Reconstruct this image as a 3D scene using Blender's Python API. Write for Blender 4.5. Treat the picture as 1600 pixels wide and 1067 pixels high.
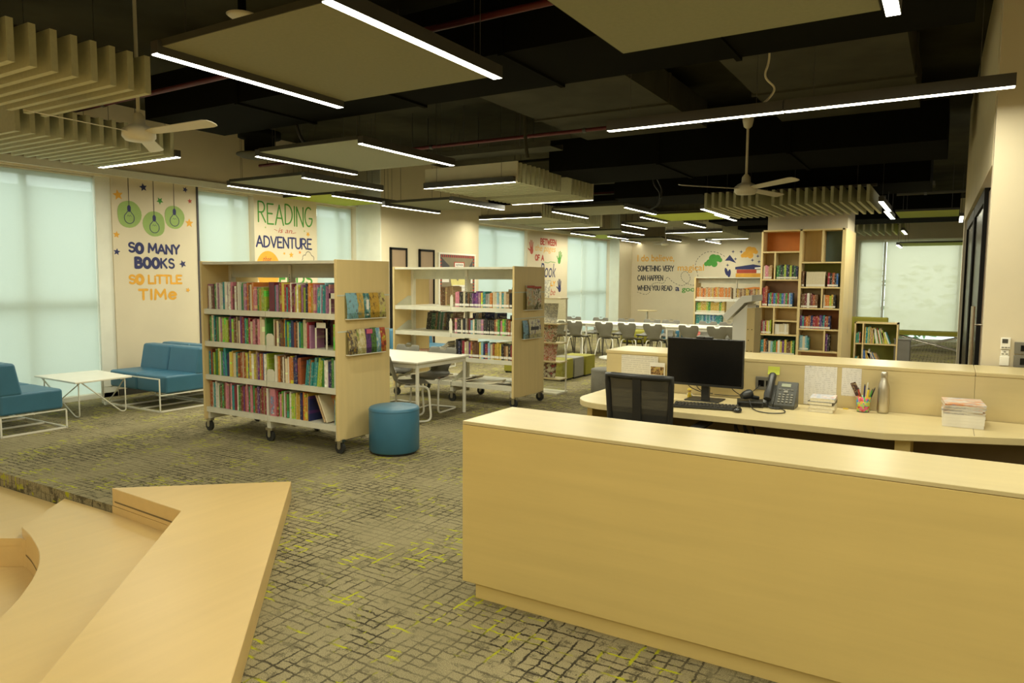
import bpy, math, random
from mathutils import Vector, Matrix

# ------------------------------------------------------------------ camera, world, exposure
SC = bpy.context.scene
COL = SC.collection
for _o in list(bpy.data.objects):
    bpy.data.objects.remove(_o)

_yaw, _pit, _rol = math.radians(31.2733), math.radians(4.8374), math.radians(0.4025)
_F = Vector((-math.sin(_yaw) * math.cos(_pit), math.cos(_yaw) * math.cos(_pit), -math.sin(_pit)))
_R0 = Vector((math.cos(_yaw), math.sin(_yaw), 0.0))
_U0 = _R0.cross(_F)
_R = _R0 * math.cos(_rol) + _U0 * math.sin(_rol)
_U = -_R0 * math.sin(_rol) + _U0 * math.cos(_rol)
cam_data = bpy.data.cameras.new("camera")
cam_data.sensor_width = 36.0
cam_data.lens = 36.0 * 1121.63 / 1600.0
cam_data.clip_start = 0.05
cam_data.clip_end = 200
cam = bpy.data.objects.new("camera", cam_data)
COL.objects.link(cam)
cam.matrix_world = Matrix(((_R.x, _U.x, -_F.x, 0.0), (_R.y, _U.y, -_F.y, 0.0), (_R.z, _U.z, -_F.z, 1.6), (0, 0, 0, 1)))
SC.camera = cam

SC.view_settings.view_transform = 'Standard'
SC.view_settings.look = 'None'
SC.view_settings.exposure = 0.0
SC.view_settings.gamma = 1.0
SC.view_settings.use_curve_mapping = False

WORLD_STRENGTH = 3.4
LAMP_STRENGTH = 14.0
LAMP_WATTS = 16.5      # per metre of lamp
LAMP_COLOR = (1.0, 0.96, 0.73)
world = bpy.data.worlds.new("overcast_sky")
SC.world = world
world.use_nodes = True
_bg = world.node_tree.nodes["Background"]
_bg.inputs[0].default_value = (1.0, 1.0, 1.0, 1)
_bg.inputs[1].default_value = WORLD_STRENGTH

try:
    SC.cycles.max_bounces = 10
    SC.cycles.diffuse_bounces = 5
    SC.cycles.glossy_bounces = 3
    SC.cycles.transmission_bounces = 6
    SC.cycles.transparent_max_bounces = 10
    SC.cycles.use_denoising = True
    SC.cycles.sample_clamp_indirect = 6.0
    SC.cycles.caustics_reflective = False
    SC.cycles.caustics_refractive = False
except Exception:
    pass

RND = random.Random(7)

# ------------------------------------------------------------------ materials
class NT:
    def __init__(s, name):
        s.m = bpy.data.materials.new(name)
        s.m.use_nodes = True
        s.t = s.m.node_tree
        s.b = s.t.nodes["Principled BSDF"]
        s.out = s.t.nodes["Material Output"]

    def n(s, kind, **kw):
        nd = s.t.nodes.new(kind)
        for k, v in kw.items():
            setattr(nd, k, v)
        return nd

    def l(s, a, b):
        s.t.links.new(a, b)

    def coord(s, kind="Object", scale=(1, 1, 1), rot=(0, 0, 0)):
        tc = s.n("ShaderNodeTexCoord")
        mp = s.n("ShaderNodeMapping")
        mp.inputs["Scale"].default_value = scale
        mp.inputs["Rotation"].default_value = rot
        s.l(tc.outputs[kind], mp.inputs["Vector"])
        return mp.outputs["Vector"]

    def noise(s, vec, scale, detail=3.0, rough=0.55):
        nd = s.n("ShaderNodeTexNoise")
        nd.inputs["Scale"].default_value = scale
        nd.inputs["Detail"].default_value = detail
        nd.inputs["Roughness"].default_value = rough
        s.l(vec, nd.inputs["Vector"])
        return nd.outputs["Fac"]

    def ramp(s, fac, stops, interp='LINEAR'):
        nd = s.n("ShaderNodeValToRGB")
        nd.color_ramp.interpolation = interp
        el = nd.color_ramp.elements
        while len(el) < len(stops):
            el.new(0.5)
        for e, (p, c) in zip(el, stops):
            e.position = p
            e.color = (c[0], c[1], c[2], 1) if not isinstance(c, (int, float)) else (c, c, c, 1)
        s.l(fac, nd.inputs["Fac"])
        return nd.outputs["Color"]

    def mix(s, fac, a, b, mode='MIX'):
        nd = s.n("ShaderNodeMix", data_type='RGBA', blend_type=mode)
        for sock, v in ((nd.inputs[0], fac), (nd.inputs[6], a), (nd.inputs[7], b)):
            if isinstance(v, (int, float)):
                sock.default_value = v
            elif isinstance(v, tuple):
                sock.default_value = (v[0], v[1], v[2], 1)
            else:
                s.l(v, sock)
        return nd.outputs[2]

    def math(s, op, a, b=0.0):
        nd = s.n("ShaderNodeMath", operation=op)
        for i, v in enumerate((a, b)):
            if isinstance(v, (int, float)):
                nd.inputs[i].default_value = v
            else:
                s.l(v, nd.inputs[i])
        return nd.outputs[0]

    def bump(s, h, strength=0.2, dist=0.01):
        nd = s.n("ShaderNodeBump")
        nd.inputs["Strength"].default_value = strength
        nd.inputs["Distance"].default_value = dist
        s.l(h, nd.inputs["Height"])
        s.l(nd.outputs["Normal"], s.b.inputs["Normal"])

    def base(s, v):
        if isinstance(v, tuple):
            s.b.inputs["Base Color"].default_value = (v[0], v[1], v[2], 1)
        else:
            s.l(v, s.b.inputs["Base Color"])


def plain(name, col, rough=0.5, metal=0.0, var=0.08, spec=0.5, scale=6.0):
    k = NT(name)
    f = k.noise(k.coord(), scale)
    lo = tuple(c * (1 - var) for c in col)
    hi = tuple(min(1, c * (1 + var)) for c in col)
    k.base(k.ramp(f, [(0.3, lo), (0.7, hi)]))
    k.b.inputs["Roughness"].default_value = rough
    k.b.inputs["Metallic"].default_value = metal
    k.b.inputs["Specular IOR Level"].default_value = spec
    return k.m


def wood(name, col, rough=0.38, axis=0, dark=0.86):
    k = NT(name)
    sc = [14, 14, 14]
    sc[axis] = 0.9
    v = k.coord(scale=tuple(sc))
    f = k.noise(v, 1.0, 5, 0.6)
    c1 = k.ramp(f, [(0.3, tuple(c * dark for c in col)), (0.72, col)])
    v2 = k.coord(scale=(1.2, 1.2, 1.2))
    f2 = k.noise(v2, 1.0, 2)
    c2 = k.mix(0.35, c1, k.ramp(f2, [(0.3, tuple(c * 0.88 for c in col)), (0.7, tuple(min(1, c * 1.06) for c in col))]))
    k.base(c2)
    k.b.inputs["Roughness"].default_value = rough
    k.b.inputs["Specular IOR Level"].default_value = 0.45
    return k.m


def emit(name, col, strength):
    k = NT(name)
    e = k.n("ShaderNodeEmission")
    e.inputs[0].default_value = (*col, 1)
    e.inputs[1].default_value = strength
    k.l(e.outputs[0], k.out.inputs[0])
    return k.m


M = {}
M['maple'] = wood("maple_laminate", (0.65, 0.535, 0.285), 0.33, 0)
M['maple_dull'] = wood("maple_laminate_upright", (0.76, 0.59, 0.28), 0.42, 2)
M['maple_side'] = wood("maple_front", (0.72, 0.54, 0.20), 0.42, 0)
M['ply'] = wood("birch_plywood", (0.665, 0.465, 0.19), 0.36, 1, 0.9)
M['cream_metal'] = plain("cream_metal", (0.72, 0.69, 0.56), 0.45)
M['cream_dark'] = plain("cream_metal_panel", (0.60, 0.60, 0.48), 0.5)
M['white_top'] = plain("white_laminate", (0.86, 0.83, 0.72), 0.35, var=0.03)
M['white_metal'] = plain("white_metal", (0.82, 0.80, 0.70), 0.4, var=0.03)
M['shell'] = plain("taupe_plastic", (0.20, 0.19, 0.155), 0.42, var=0.05)
M['teal'] = plain("teal_leatherette", (0.042, 0.155, 0.25), 0.42, var=0.04, scale=8)
M['olive'] = plain("olive_fabric", (0.28, 0.26, 0.025), 0.75, scale=60)
M['grey_fabric'] = plain("grey_fabric", (0.26, 0.25, 0.21), 0.8, scale=60)
M['red_fabric'] = plain("red_fabric", (0.45, 0.10, 0.07), 0.75, scale=60)
M['black'] = plain("black_plastic", (0.018, 0.018, 0.017), 0.4)
M['screen'] = plain("screen_glass", (0.004, 0.004, 0.004), 0.25, spec=0.25)
M['dark_metal'] = plain("dark_anodised_metal", (0.06, 0.055, 0.045), 0.45)
M['rubber'] = plain("black_rubber", (0.02, 0.02, 0.018), 0.6)
M['chrome'] = plain("brushed_steel", (0.62, 0.58, 0.50), 0.28, 1.0, scale=20)
M['steel'] = plain("satin_steel_bottle", (0.62, 0.57, 0.47), 0.32, 1.0, scale=3)
M['duct'] = plain("black_painted_duct", (0.006, 0.006, 0.004), 1.0, scale=3, spec=0.05)
M['slab'] = plain("charcoal_painted_soffit", (0.045, 0.042, 0.026), 1.0, var=0.35, scale=1.2, spec=0.1)
M['duct_grey'] = plain("dull_grey_duct", (0.06, 0.057, 0.04), 0.9, var=0.2, scale=2, spec=0.1)
M['red_pipe'] = plain("red_sprinkler_pipe", (0.09, 0.006, 0.006), 0.6)
M['panel_white'] = plain("off_white_acoustic_felt", (0.23, 0.225, 0.14), 0.95, var=0.04, scale=40)
M['panel_edge'] = plain("grey_panel_edge", (0.05, 0.048, 0.032), 0.9)
M['panel_green'] = plain("lime_acoustic_felt", (0.40, 0.46, 0.05), 0.9, var=0.05, scale=40)
M['board'] = plain("white_baffle_board", (0.60, 0.55, 0.38), 0.8, var=0.03)
M['baffle'] = plain("grey_baffle_felt", (0.50, 0.49, 0.33), 0.95, var=0.05, scale=30)
M['fan'] = plain("cream_enamel", (0.66, 0.61, 0.47), 0.4, var=0.04)
M['lamp'] = emit("lamp_diffuser", LAMP_COLOR, LAMP_STRENGTH)
M['paint'] = plain("warm_white_wall_paint", (0.66, 0.58, 0.42), 0.8, var=0.03, scale=2)
M['paint_tan'] = plain("beige_wall_paint", (0.68, 0.60, 0.42), 0.8, var=0.03, scale=2)
M['reveal'] = plain("white_window_surround", (0.76, 0.76, 0.66), 0.6, var=0.03)
M['navy'] = plain("navy_paint", (0.022, 0.026, 0.11), 0.7)
M['amber'] = plain("amber_paint", (0.72, 0.36, 0.035), 0.7)
M['leaf'] = plain("green_paint", (0.06, 0.27, 0.035), 0.7)
M['sage'] = plain("pale_green_paint", (0.29, 0.42, 0.12), 0.7)
M['brick_red'] = plain("brick_red_paint", (0.42, 0.06, 0.03), 0.7)
M['orange_paint'] = plain("orange_paint", (0.75, 0.25, 0.04), 0.7)
M['charcoal_paint'] = plain("charcoal_paint", (0.06, 0.055, 0.06), 0.7)
M['door_wood'] = wood("brown_door_veneer", (0.36, 0.25, 0.15), 0.5, 2)
M['door_frame'] = plain("dark_door_frame", (0.010, 0.009, 0.007), 0.6, spec=0.15)
M['gloss_white'] = plain("gloss_white_lacquer", (0.92, 0.91, 0.84), 0.3, var=0.01)
M['white_plastic'] = plain("white_plastic", (0.80, 0.78, 0.70), 0.4, var=0.03)
M['grey_plastic'] = plain("grey_plastic", (0.17, 0.16, 0.13), 0.45)
M['phone'] = plain("phone_plastic", (0.055, 0.055, 0.045), 0.4)
M['key'] = plain("grey_key", (0.22, 0.21, 0.17), 0.5)
M['page'] = plain("paper_edges", (0.74, 0.68, 0.52), 0.8, scale=80)
M['card'] = plain("white_card", (0.82, 0.79, 0.72), 0.7, var=0.02)
M['yellow_note'] = plain("lime_note", (0.68, 0.75, 0.10), 0.7)
M['yellow'] = plain("yellow_plastic", (0.75, 0.55, 0.04), 0.5)
M['skirting'] = plain("dark_skirting", (0.05, 0.045, 0.035), 0.6)
M['glazed'] = plain("back_painted_panel_orange", (0.62, 0.20, 0.03), 0.6)
M['b_teal'] = plain("blue_back_panel", (0.13, 0.20, 0.20), 0.6)
M['b_green'] = plain("green_back_panel", (0.24, 0.25, 0.03), 0.6)
M['b_pink'] = plain("salmon_back_panel", (0.52, 0.32, 0.20), 0.6)
M['b_red'] = plain("rust_back_panel", (0.34, 0.11, 0.03), 0.6)
M['b_dark'] = plain("deep_green_back_panel", (0.06, 0.11, 0.07), 0.6)
M['under'] = plain("dark_brown_laminate", (0.16, 0.11, 0.045), 0.6)


def carpet():
    k = NT("carpet_tiles")
    v = k.coord(scale=(1, 1, 1))
    nz = k.n("ShaderNodeTexNoise")
    nz.inputs["Scale"].default_value = 16
    nz.inputs["Detail"].default_value = 3
    k.l(v, nz.inputs["Vector"])
    sub = k.n("ShaderNodeVectorMath", operation='SUBTRACT')
    k.l(nz.outputs["Color"], sub.inputs[0])
    sub.inputs[1].default_value = (0.5, 0.5, 0.5)
    scl = k.n("ShaderNodeVectorMath", operation='SCALE')
    k.l(sub.outputs[0], scl.inputs[0])
    scl.inputs["Scale"].default_value = 0.030
    add = k.n("ShaderNodeVectorMath", operation='ADD')
    k.l(v, add.inputs[0])
    k.l(scl.outputs[0], add.inputs[1])
    nf = k.n("ShaderNodeTexNoise")
    nf.inputs["Scale"].default_value = 130
    nf.inputs["Detail"].default_value = 1
    k.l(v, nf.inputs["Vector"])
    rag = k.n("ShaderNodeVectorMath", operation='SCALE')
    rag.inputs["Scale"].default_value = 0.014
    k.l(nf.outputs["Color"], rag.inputs[0])
    ad2 = k.n("ShaderNodeVectorMath", operation='ADD')
    k.l(add.outputs[0], ad2.inputs[0])
    k.l(rag.outputs[0], ad2.inputs[1])
    add = ad2

    sp = k.n("ShaderNodeSeparateXYZ")
    k.l(add.outputs[0], sp.inputs[0])

    def lines(sock, pitch, w, seed):
        u = k.math('FRACT', k.math('ADD', k.math('DIVIDE', sock, pitch), seed))
        d = k.math('ABSOLUTE', k.math('SUBTRACT', u, 0.5))
        return k.ramp(d, [(w / pitch * 0.6, 1.0), (w / pitch, 0.0)])

    def breaks(stretch, scale, lo, hi, loc):
        mp = k.n("ShaderNodeMapping")
        mp.inputs["Scale"].default_value = stretch
        mp.inputs["Location"].default_value = loc
        k.l(v, mp.inputs["Vector"])
        return k.ramp(k.noise(mp.outputs[0], scale, 2), [(lo, 0.0), (hi, 1.0)])
    gx = k.math('MULTIPLY', lines(sp.outputs[1], 0.052, 0.0066, 0.2), breaks((0.45, 1.3, 1), 8.0, 0.40, 0.50, (3, 1, 0)))
    gy = k.math('MULTIPLY', lines(sp.outputs[0], 0.066, 0.0060, 0.6), breaks((1.3, 0.5, 1), 8.0, 0.40, 0.48, (7, 5, 0)))
    gz = k.math('MULTIPLY', lines(sp.outputs[2], 0.07, 0.0046, 0.3), 0.6)
    net = k.math('MAXIMUM', k.math('MAXIMUM', gx, gy), gz)
    inten = k.ramp(k.noise(v, 1.25, 4), [(0.36, 0.28), (0.56, 1.0)])
    lines_ = k.math('MULTIPLY', net, inten)
    ymask = k.ramp(k.noise(k.coord(scale=(1, 1.0, 1), rot=(0, 0, 0.4)), 2.3, 4), [(0.49, 0.0), (0.54, 1.0)])
    yx = k.math('MULTIPLY', lines(sp.outputs[1], 0.052, 0.0085, 0.2), breaks((0.6, 1.3, 1), 9.0, 0.545, 0.575, (11, 2, 0)))
    yy = k.math('MULTIPLY', lines(sp.outputs[0], 0.066, 0.0085, 0.6), breaks((1.3, 0.6, 1), 9.0, 0.56, 0.59, (1, 12, 0)))
    yl = k.math('MULTIPLY', ymask, k.math('MAXIMUM', yx, yy))
    speck = k.noise(v, 260.0, 2)
    base = k.ramp(speck, [(0.3, (0.17, 0.145, 0.085)), (0.7, (0.44, 0.38, 0.225))])
    blot = k.ramp(k.noise(v, 1.1, 3), [(0.35, (0.82, 0.82, 0.76)), (0.65, (1.05, 1.04, 1.0))])
    base = k.mix(1.0, base, blot, 'MULTIPLY')
    c = k.mix(k.math('MULTIPLY', lines_, 0.93), base, (0.024, 0.020, 0.014))
    c = k.mix(yl, c, (0.40, 0.40, 0.02))
    k.base(c)
    k.b.inputs["Roughness"].default_value = 0.95
    k.b.inputs["Specular IOR Level"].default_value = 0.1
    k.bump(k.math('SUBTRACT', speck, lines_), 0.5, 0.004)
    return k.m


M['carpet'] = carpet()


def blind_mat(name, col, see):
    k = NT(name)
    tr = k.n("ShaderNodeBsdfTranslucent")
    df = k.n("ShaderNodeBsdfDiffuse")
    tp = k.n("ShaderNodeBsdfTransparent")
    w = k.noise(k.coord(scale=(1, 1, 1)), 90.0, 2)
    cc = k.ramp(w, [(0.3, tuple(c * 0.96 for c in col)), (0.7, col)])
    k.l(cc, tr.inputs[0])
    df.inputs[0].default_value = (0.62, 0.62, 0.52, 1)
    m1 = k.n("ShaderNodeMixShader")
    m1.inputs[0].default_value = 0.30
    k.l(tr.outputs[0], m1.inputs[1])
    k.l(df.outputs[0], m1.inputs[2])
    m2 = k.n("ShaderNodeMixShader")
    m2.inputs[0].default_value = see
    k.l(m1.outputs[0], m2.inputs[1])
    k.l(tp.outputs[0], m2.inputs[2])
    k.l(m2.outputs[0], k.out.inputs[0])
    k.t.nodes.remove(k.b)
    return k.m


M['blind'] = blind_mat("roller_blind_screen", (0.60, 0.66, 0.58), 0.07)
M['blind_far'] = blind_mat("roller_blind_cream", (0.64, 0.59, 0.42), 0.03)


def glass_mat():
    k = NT("window_glass")
    gl = k.n("ShaderNodeBsdfGlossy")
    gl.inputs[1].default_value = 0.05
    tp = k.n("ShaderNodeBsdfTransparent")
    tp.inputs[0].default_value = (0.88, 0.95, 0.92, 1)
    m = k.n("ShaderNodeMixShader")
    m.inputs[0].default_value = 0.06
    k.l(tp.outputs[0], m.inputs[1])
    k.l(gl.outputs[0], m.inputs[2])
    k.l(m.outputs[0], k.out.inputs[0])
    k.t.nodes.remove(k.b)
    return k.m


M['glass'] = glass_mat()


def mesh_fabric():
    k = NT("black_chair_mesh")
    tp = k.n("ShaderNodeBsdfTransparent")
    tp.inputs[0].default_value = (0.9, 0.9, 0.9, 1)
    m = k.n("ShaderNodeMixShader")
    v = k.coord(scale=(260, 260, 260))
    ck = k.n("ShaderNodeTexNoise")
    ck.inputs["Scale"].default_value = 1.0
    k.l(v, ck.inputs["Vector"])
    k.base((0.02, 0.02, 0.018))
    k.l(k.ramp(ck.outputs["Fac"], [(0.4, 0.92), (0.6, 0.98)]), m.inputs[0])
    k.l(tp.outputs[0], m.inputs[1])
    k.l(k.b.outputs[0], m.inputs[2])
    k.l(m.outputs[0], k.out.inputs[0])
    return k.m


M['mesh'] = mesh_fabric()


def acrylic():
    k = NT("clear_acrylic")
    tp = k.n("ShaderNodeBsdfTransparent")
    tp.inputs[0].default_value = (0.93, 0.94, 0.9, 1)
    gl = k.n("ShaderNodeBsdfGlossy")
    gl.inputs[1].default_value = 0.08
    m = k.n("ShaderNodeMixShader")
    m.inputs[0].default_value = 0.08
    k.l(tp.outputs[0], m.inputs[1])
    k.l(gl.outputs[0], m.inputs[2])
    k.l(m.outputs[0], k.out.inputs[0])
    k.t.nodes.remove(k.b)
    return k.m


M['acrylic'] = acrylic()


def book_mat():
    k = NT("printed_book_cover")
    oi = k.n("ShaderNodeObjectInfo")
    v = k.coord("Object")
    rv = k.n("ShaderNodeVectorMath", operation='ADD')
    cmb = k.n("ShaderNodeCombineXYZ")
    r10 = k.math('MULTIPLY', oi.outputs["Random"], 37.0)
    k.l(r10, cmb.inputs[0]); k.l(r10, cmb.inputs[1]); k.l(r10, cmb.inputs[2])
    k.l(v, rv.inputs[0]); k.l(cmb.outputs[0], rv.inputs[1])
    mp = k.n("ShaderNodeMapping")
    mp.inputs["Scale"].default_value = (70, 2, 24)
    k.l(rv.outputs[0], mp.inputs["Vector"])
    let = k.ramp(k.noise(mp.outputs[0], 1.6, 2), [(0.56, 0.0), (0.60, 1.0)])
    mp2 = k.n("ShaderNodeMapping")
    mp2.inputs["Scale"].default_value = (0.2, 0.2, 9)
    k.l(rv.outputs[0], mp2.inputs["Vector"])
    band = k.ramp(k.noise(mp2.outputs[0], 1.4, 0), [(0.66, 0.0), (0.67, 1.0)])
    hs = k.n("ShaderNodeHueSaturation")
    k.l(oi.outputs["Color"], hs.inputs["Color"])
    hs.inputs["Hue"].default_value = 0.60
    hs.inputs["Value"].default_value = 1.3
    light = k.mix(k.math('GREATER_THAN', oi.outputs["Random"], 0.35), (0.03, 0.03, 0.05), (0.75, 0.68, 0.45))
    c = k.mix(band, oi.outputs["Color"], hs.outputs[0])
    c = k.mix(k.math('MULTIPLY', let, 0.38), c, light)
    k.base(c)
    k.b.inputs["Roughness"].default_value = 0.45
    return k.m


M['book'] = book_mat()


def attr_mat():
    k = NT("shelved_book_covers")
    a = k.n("ShaderNodeVertexColor", layer_name="col")
    v = k.coord(scale=(60, 4, 22))
    let = k.ramp(k.noise(v, 1.3, 2), [(0.58, 0.0), (0.62, 1.0)])
    c = k.mix(k.math('MULTIPLY', let, 0.6), a.outputs[0], (0.7, 0.66, 0.5))
    k.base(c)
    k.b.inputs["Roughness"].default_value = 0.5
    return k.m


M['books_attr'] = attr_mat()


def print_mat(name, stops, scale=18.0, seed=0.0, stretch=(1, 1, 1)):
    """A printed cover: patches of several inks."""
    k = NT(name)
    v = k.coord(scale=stretch)
    mp = k.n("ShaderNodeMapping")
    mp.inputs["Location"].default_value = (seed, seed * 1.7, seed * 0.6)
    k.l(v, mp.inputs["Vector"])
    n = len(stops)
    f = k.noise(mp.outputs[0], scale, 4, 0.6)
    k.base(k.ramp(f, [(0.32 + 0.36 * i / max(1, n - 1), c) for i, c in enumerate(stops)]))
    k.b.inputs["Roughness"].default_value = 0.35
    return k.m


def text_paper(name, ink=(0.30, 0.28, 0.25), paper=(0.80, 0.77, 0.72), rows=70.0, dens=0.5, plane='xz'):
    """Printed paper: rows of small broken marks."""
    k = NT(name)
    tc = k.n("ShaderNodeTexCoord")
    sp = k.n("ShaderNodeSeparateXYZ")
    k.l(tc.outputs["Object"], sp.inputs[0])
    a = sp.outputs[0] if plane == 'xz' else sp.outputs[1]
    z = sp.outputs[2]
    row = k.math('FRACT', k.math('MULTIPLY', z, rows))
    rowm = k.math('LESS_THAN', row, 0.45)
    cmb = k.n("ShaderNodeCombineXYZ")
    k.l(k.math('MULTIPLY', a, 180.0), cmb.inputs[0])
    k.l(k.math('FLOOR', k.math('MULTIPLY', z, rows)), cmb.inputs[1])
    wn = k.noise(cmb.outputs[0], 0.35, 1)
    m = k.math('MULTIPLY', rowm, k.math('GREATER_THAN', wn, dens))
    k.base(k.mix(k.math('MULTIPLY', m, 0.33), paper, ink))
    k.b.inputs["Roughness"].default_value = 0.8
    return k.m


M['timetable'] = text_paper("printed_timetable", (0.35, 0.33, 0.28), (0.72, 0.68, 0.58), 60, 0.42)
M['letter'] = text_paper("printed_letter", (0.40, 0.38, 0.35), (0.80, 0.77, 0.72), 75, 0.5)
M['letter_y'] = text_paper("printed_notice", (0.2, 0.2, 0.2), (0.80, 0.77, 0.70), 14, 0.45, 'yz')

# ------------------------------------------------------------------ mesh helpers
class MB:
    def __init__(s, o=(0, 0, 0)):
        s.v, s.f, s.m, s.s = [], [], [], []
        s.o = Vector(o)
        s.c = None

    def add(s, vs, fs, mi=0, smooth=False):
        n = len(s.v)
        s.v += [Vector(p) - s.o for p in vs]
        for q in fs:
            s.f.append([n + i for i in q])
            s.m.append(mi)
            s.s.append(smooth)
        return s

    def box(s, x0, x1, y0, y1, z0, z1, mi=0):
        vs = [(x0, y0, z0), (x1, y0, z0), (x1, y1, z0), (x0, y1, z0), (x0, y0, z1), (x1, y0, z1), (x1, y1, z1), (x0, y1, z1)]
        return s.add(vs, [(0, 3, 2, 1), (4, 5, 6, 7), (0, 1, 5, 4), (1, 2, 6, 5), (2, 3, 7, 6), (3, 0, 4, 7)], mi)

    def obox(s, c, d, mat, mi=0):
        c = Vector(c)
        h = [Vector((a * d[0] / 2, b * d[1] / 2, e * d[2] / 2)) for e in (-1, 1) for (a, b) in ((-1, -1), (1, -1), (1, 1), (-1, 1))]
        vs = [c + mat @ p for p in h]
        return s.add(vs, [(0, 3, 2, 1), (4, 5, 6, 7), (0, 1, 5, 4), (1, 2, 6, 5), (2, 3, 7, 6), (3, 0, 4, 7)], mi)

    def prism(s, poly, z0, z1, mi=0):
        n = len(poly)
        a = sum(poly[i][0] * poly[(i + 1) % n][1] - poly[(i + 1) % n][0] * poly[i][1] for i in range(n))
        if a < 0:
            poly = poly[::-1]
        vs = [(x, y, z0) for x, y in poly] + [(x, y, z1) for x, y in poly]
        fs = [tuple(range(n - 1, -1, -1)), tuple(range(n, 2 * n))] + [(i, (i + 1) % n, n + (i + 1) % n, n + i) for i in range(n)]
        return s.add(vs, fs, mi)

    def prism_dir(s, poly, fn, mi=0):
        """poly of (a, b); fn(a, b, t) for t = 0, 1 gives the two end faces."""
        n = len(poly)
        vs = [fn(a, b, 0) for a, b in poly] + [fn(a, b, 1) for a, b in poly]
        fs = [tuple(range(n - 1, -1, -1)), tuple(range(n, 2 * n))] + [(i, (i + 1) % n, n + (i + 1) % n, n + i) for i in range(n)]
        return s.add(vs, fs, mi)

    def tube(s, pts, r, n=8, closed=False, mi=0):
        P = [Vector(p) for p in pts]
        N = len(P)
        vs, fs = [], []
        up = None
        for i in range(N):
            if closed:
                t = (P[(i + 1) % N] - P[i - 1])
            else:
                t = (P[min(i + 1, N - 1)] - P[max(i - 1, 0)])
            t.normalize()
            if up is None:
                up = Vector((0, 0, 1)) if abs(t.z) < 0.9 else Vector((1, 0, 0))
            a = t.cross(up)
            if a.length < 1e-5:
                a = t.cross(Vector((0.3, 1, 0.2)))
            a.normalize()
            b = a.cross(t).normalized()
            up = b
            rr = r[i] if isinstance(r, (list, tuple)) else r
            for j in range(n):
                an = 2 * math.pi * j / n
                vs.append(P[i] + a * (rr * math.cos(an)) + b * (rr * math.sin(an)))
        for i in range(N if closed else N - 1):
            k = (i + 1) % N
            for j in range(n):
                fs.append((i * n + j, i * n + (j + 1) % n, k * n + (j + 1) % n, k * n + j))
        s.add(vs, fs, mi, True)
        if not closed:
            s.add(vs[:n], [tuple(range(n))], mi)
            s.add(vs[-n:], [tuple(range(n - 1, -1, -1))], mi)
        return s

    def lathe(s, prof, c=(0, 0, 0), n=24, mi=0):
        c = Vector(c)
        vs, fs = [], []
        for r, z in prof:
            for j in range(n):
                a = 2 * math.pi * j / n
                vs.append(c + Vector((r * math.cos(a), r * math.sin(a), z)))
        for i in range(len(prof) - 1):
            for j in range(n):
                fs.append((i * n + j, i * n + (j + 1) % n, (i + 1) * n + (j + 1) % n, (i + 1) * n + j))
        s.add(vs, fs, mi, True)
        s.add(vs[:n], [tuple(range(n - 1, -1, -1))], mi)
        s.add(vs[-n:], [tuple(range(n))], mi)
        return s

    def ball(s, c, r, n=12, m=8, mi=0):
        rx, ry, rz = r if isinstance(r, (tuple, list)) else (r, r, r)
        c = Vector(c)
        vs, fs = [], []
        for i in range(m + 1):
            ph = math.pi * i / m
            for j in range(n):
                th = 2 * math.pi * j / n
                vs.append(c + Vector((rx * math.sin(ph) * math.cos(th), ry * math.sin(ph) * math.sin(th), rz * math.cos(ph))))
        for i in range(m):
            for j in range(n):
                fs.append((i * n + j, (i + 1) * n + j, (i + 1) * n + (j + 1) % n, i * n + (j + 1) % n))
        return s.add(vs, fs, mi, True)

    def build(s, name, mats, parent=None, bevel=0.0, seg=2, loc=None, sub=0, solid=0.0):
        me = bpy.data.meshes.new(name)
        me.from_pydata([tuple(v) for v in s.v], [], s.f)
        if not isinstance(mats, (list, tuple)):
            mats = [mats]
        for m in mats:
            me.materials.append(M[m] if isinstance(m, str) else m)
        me.polygons.foreach_set("material_index", s.m)
        me.polygons.foreach_set("use_smooth", s.s)
        me.update()
        o = bpy.data.objects.new(name, me)
        COL.objects.link(o)
        if parent is not None:
            o.parent = parent
        if loc is not None:
            o.location = loc
        if solid:
            md = o.modifiers.new("thickness", 'SOLIDIFY')
            md.thickness = solid
            md.offset = 0
        if bevel:
            md = o.modifiers.new("edges", 'BEVEL')
            md.width = bevel
            md.segments = seg
            md.limit_method = 'ANGLE'
            md.angle_limit = math.radians(40)
            if seg > 1:
                me.polygons.foreach_set("use_smooth", [True] * len(me.polygons))
                wn = o.modifiers.new("normals", 'WEIGHTED_NORMAL')
                wn.keep_sharp = False
        if sub:
            md = o.modifiers.new("smooth", 'SUBSURF')
            md.levels = sub
            md.render_levels = sub
        return o


def tag(o, label, cat, group=None, kind=None):
    o['label'] = label
    o['category'] = cat
    if group:
        o['group'] = group
    if kind:
        o['kind'] = kind
    return o


def thing(name, label, cat, loc=(0, 0, 0), rz=0.0, group=None):
    o = bpy.data.objects.new(name, None)
    o.empty_display_size = 0.1
    COL.objects.link(o)
    o.location = loc
    o.rotation_euler = (0, 0, rz)
    return tag(o, label, cat, group)


def struct(name, mb, mat, parent=None, label=None, **kw):
    o = mb.build(name, mat, parent, **kw)
    if parent is None:
        o['kind'] = 'structure'
        if label:
            o['label'] = label
            o['category'] = name.split('_')[0]
    return o


def dup(root, loc, rz=None, label=None, group=None):
    r = root.copy()
    COL.objects.link(r)
    r.location = loc
    if rz is not None:
        r.rotation_euler = (0, 0, rz)
    if label:
        r['label'] = label
    if group:
        r['group'] = group
    for ch in list(root.children):
        c = ch.copy()
        COL.objects.link(c)
        c.parent = r
        for g in ch.children:
            d = g.copy()
            COL.objects.link(d)
            d.parent = c
    return r


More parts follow.
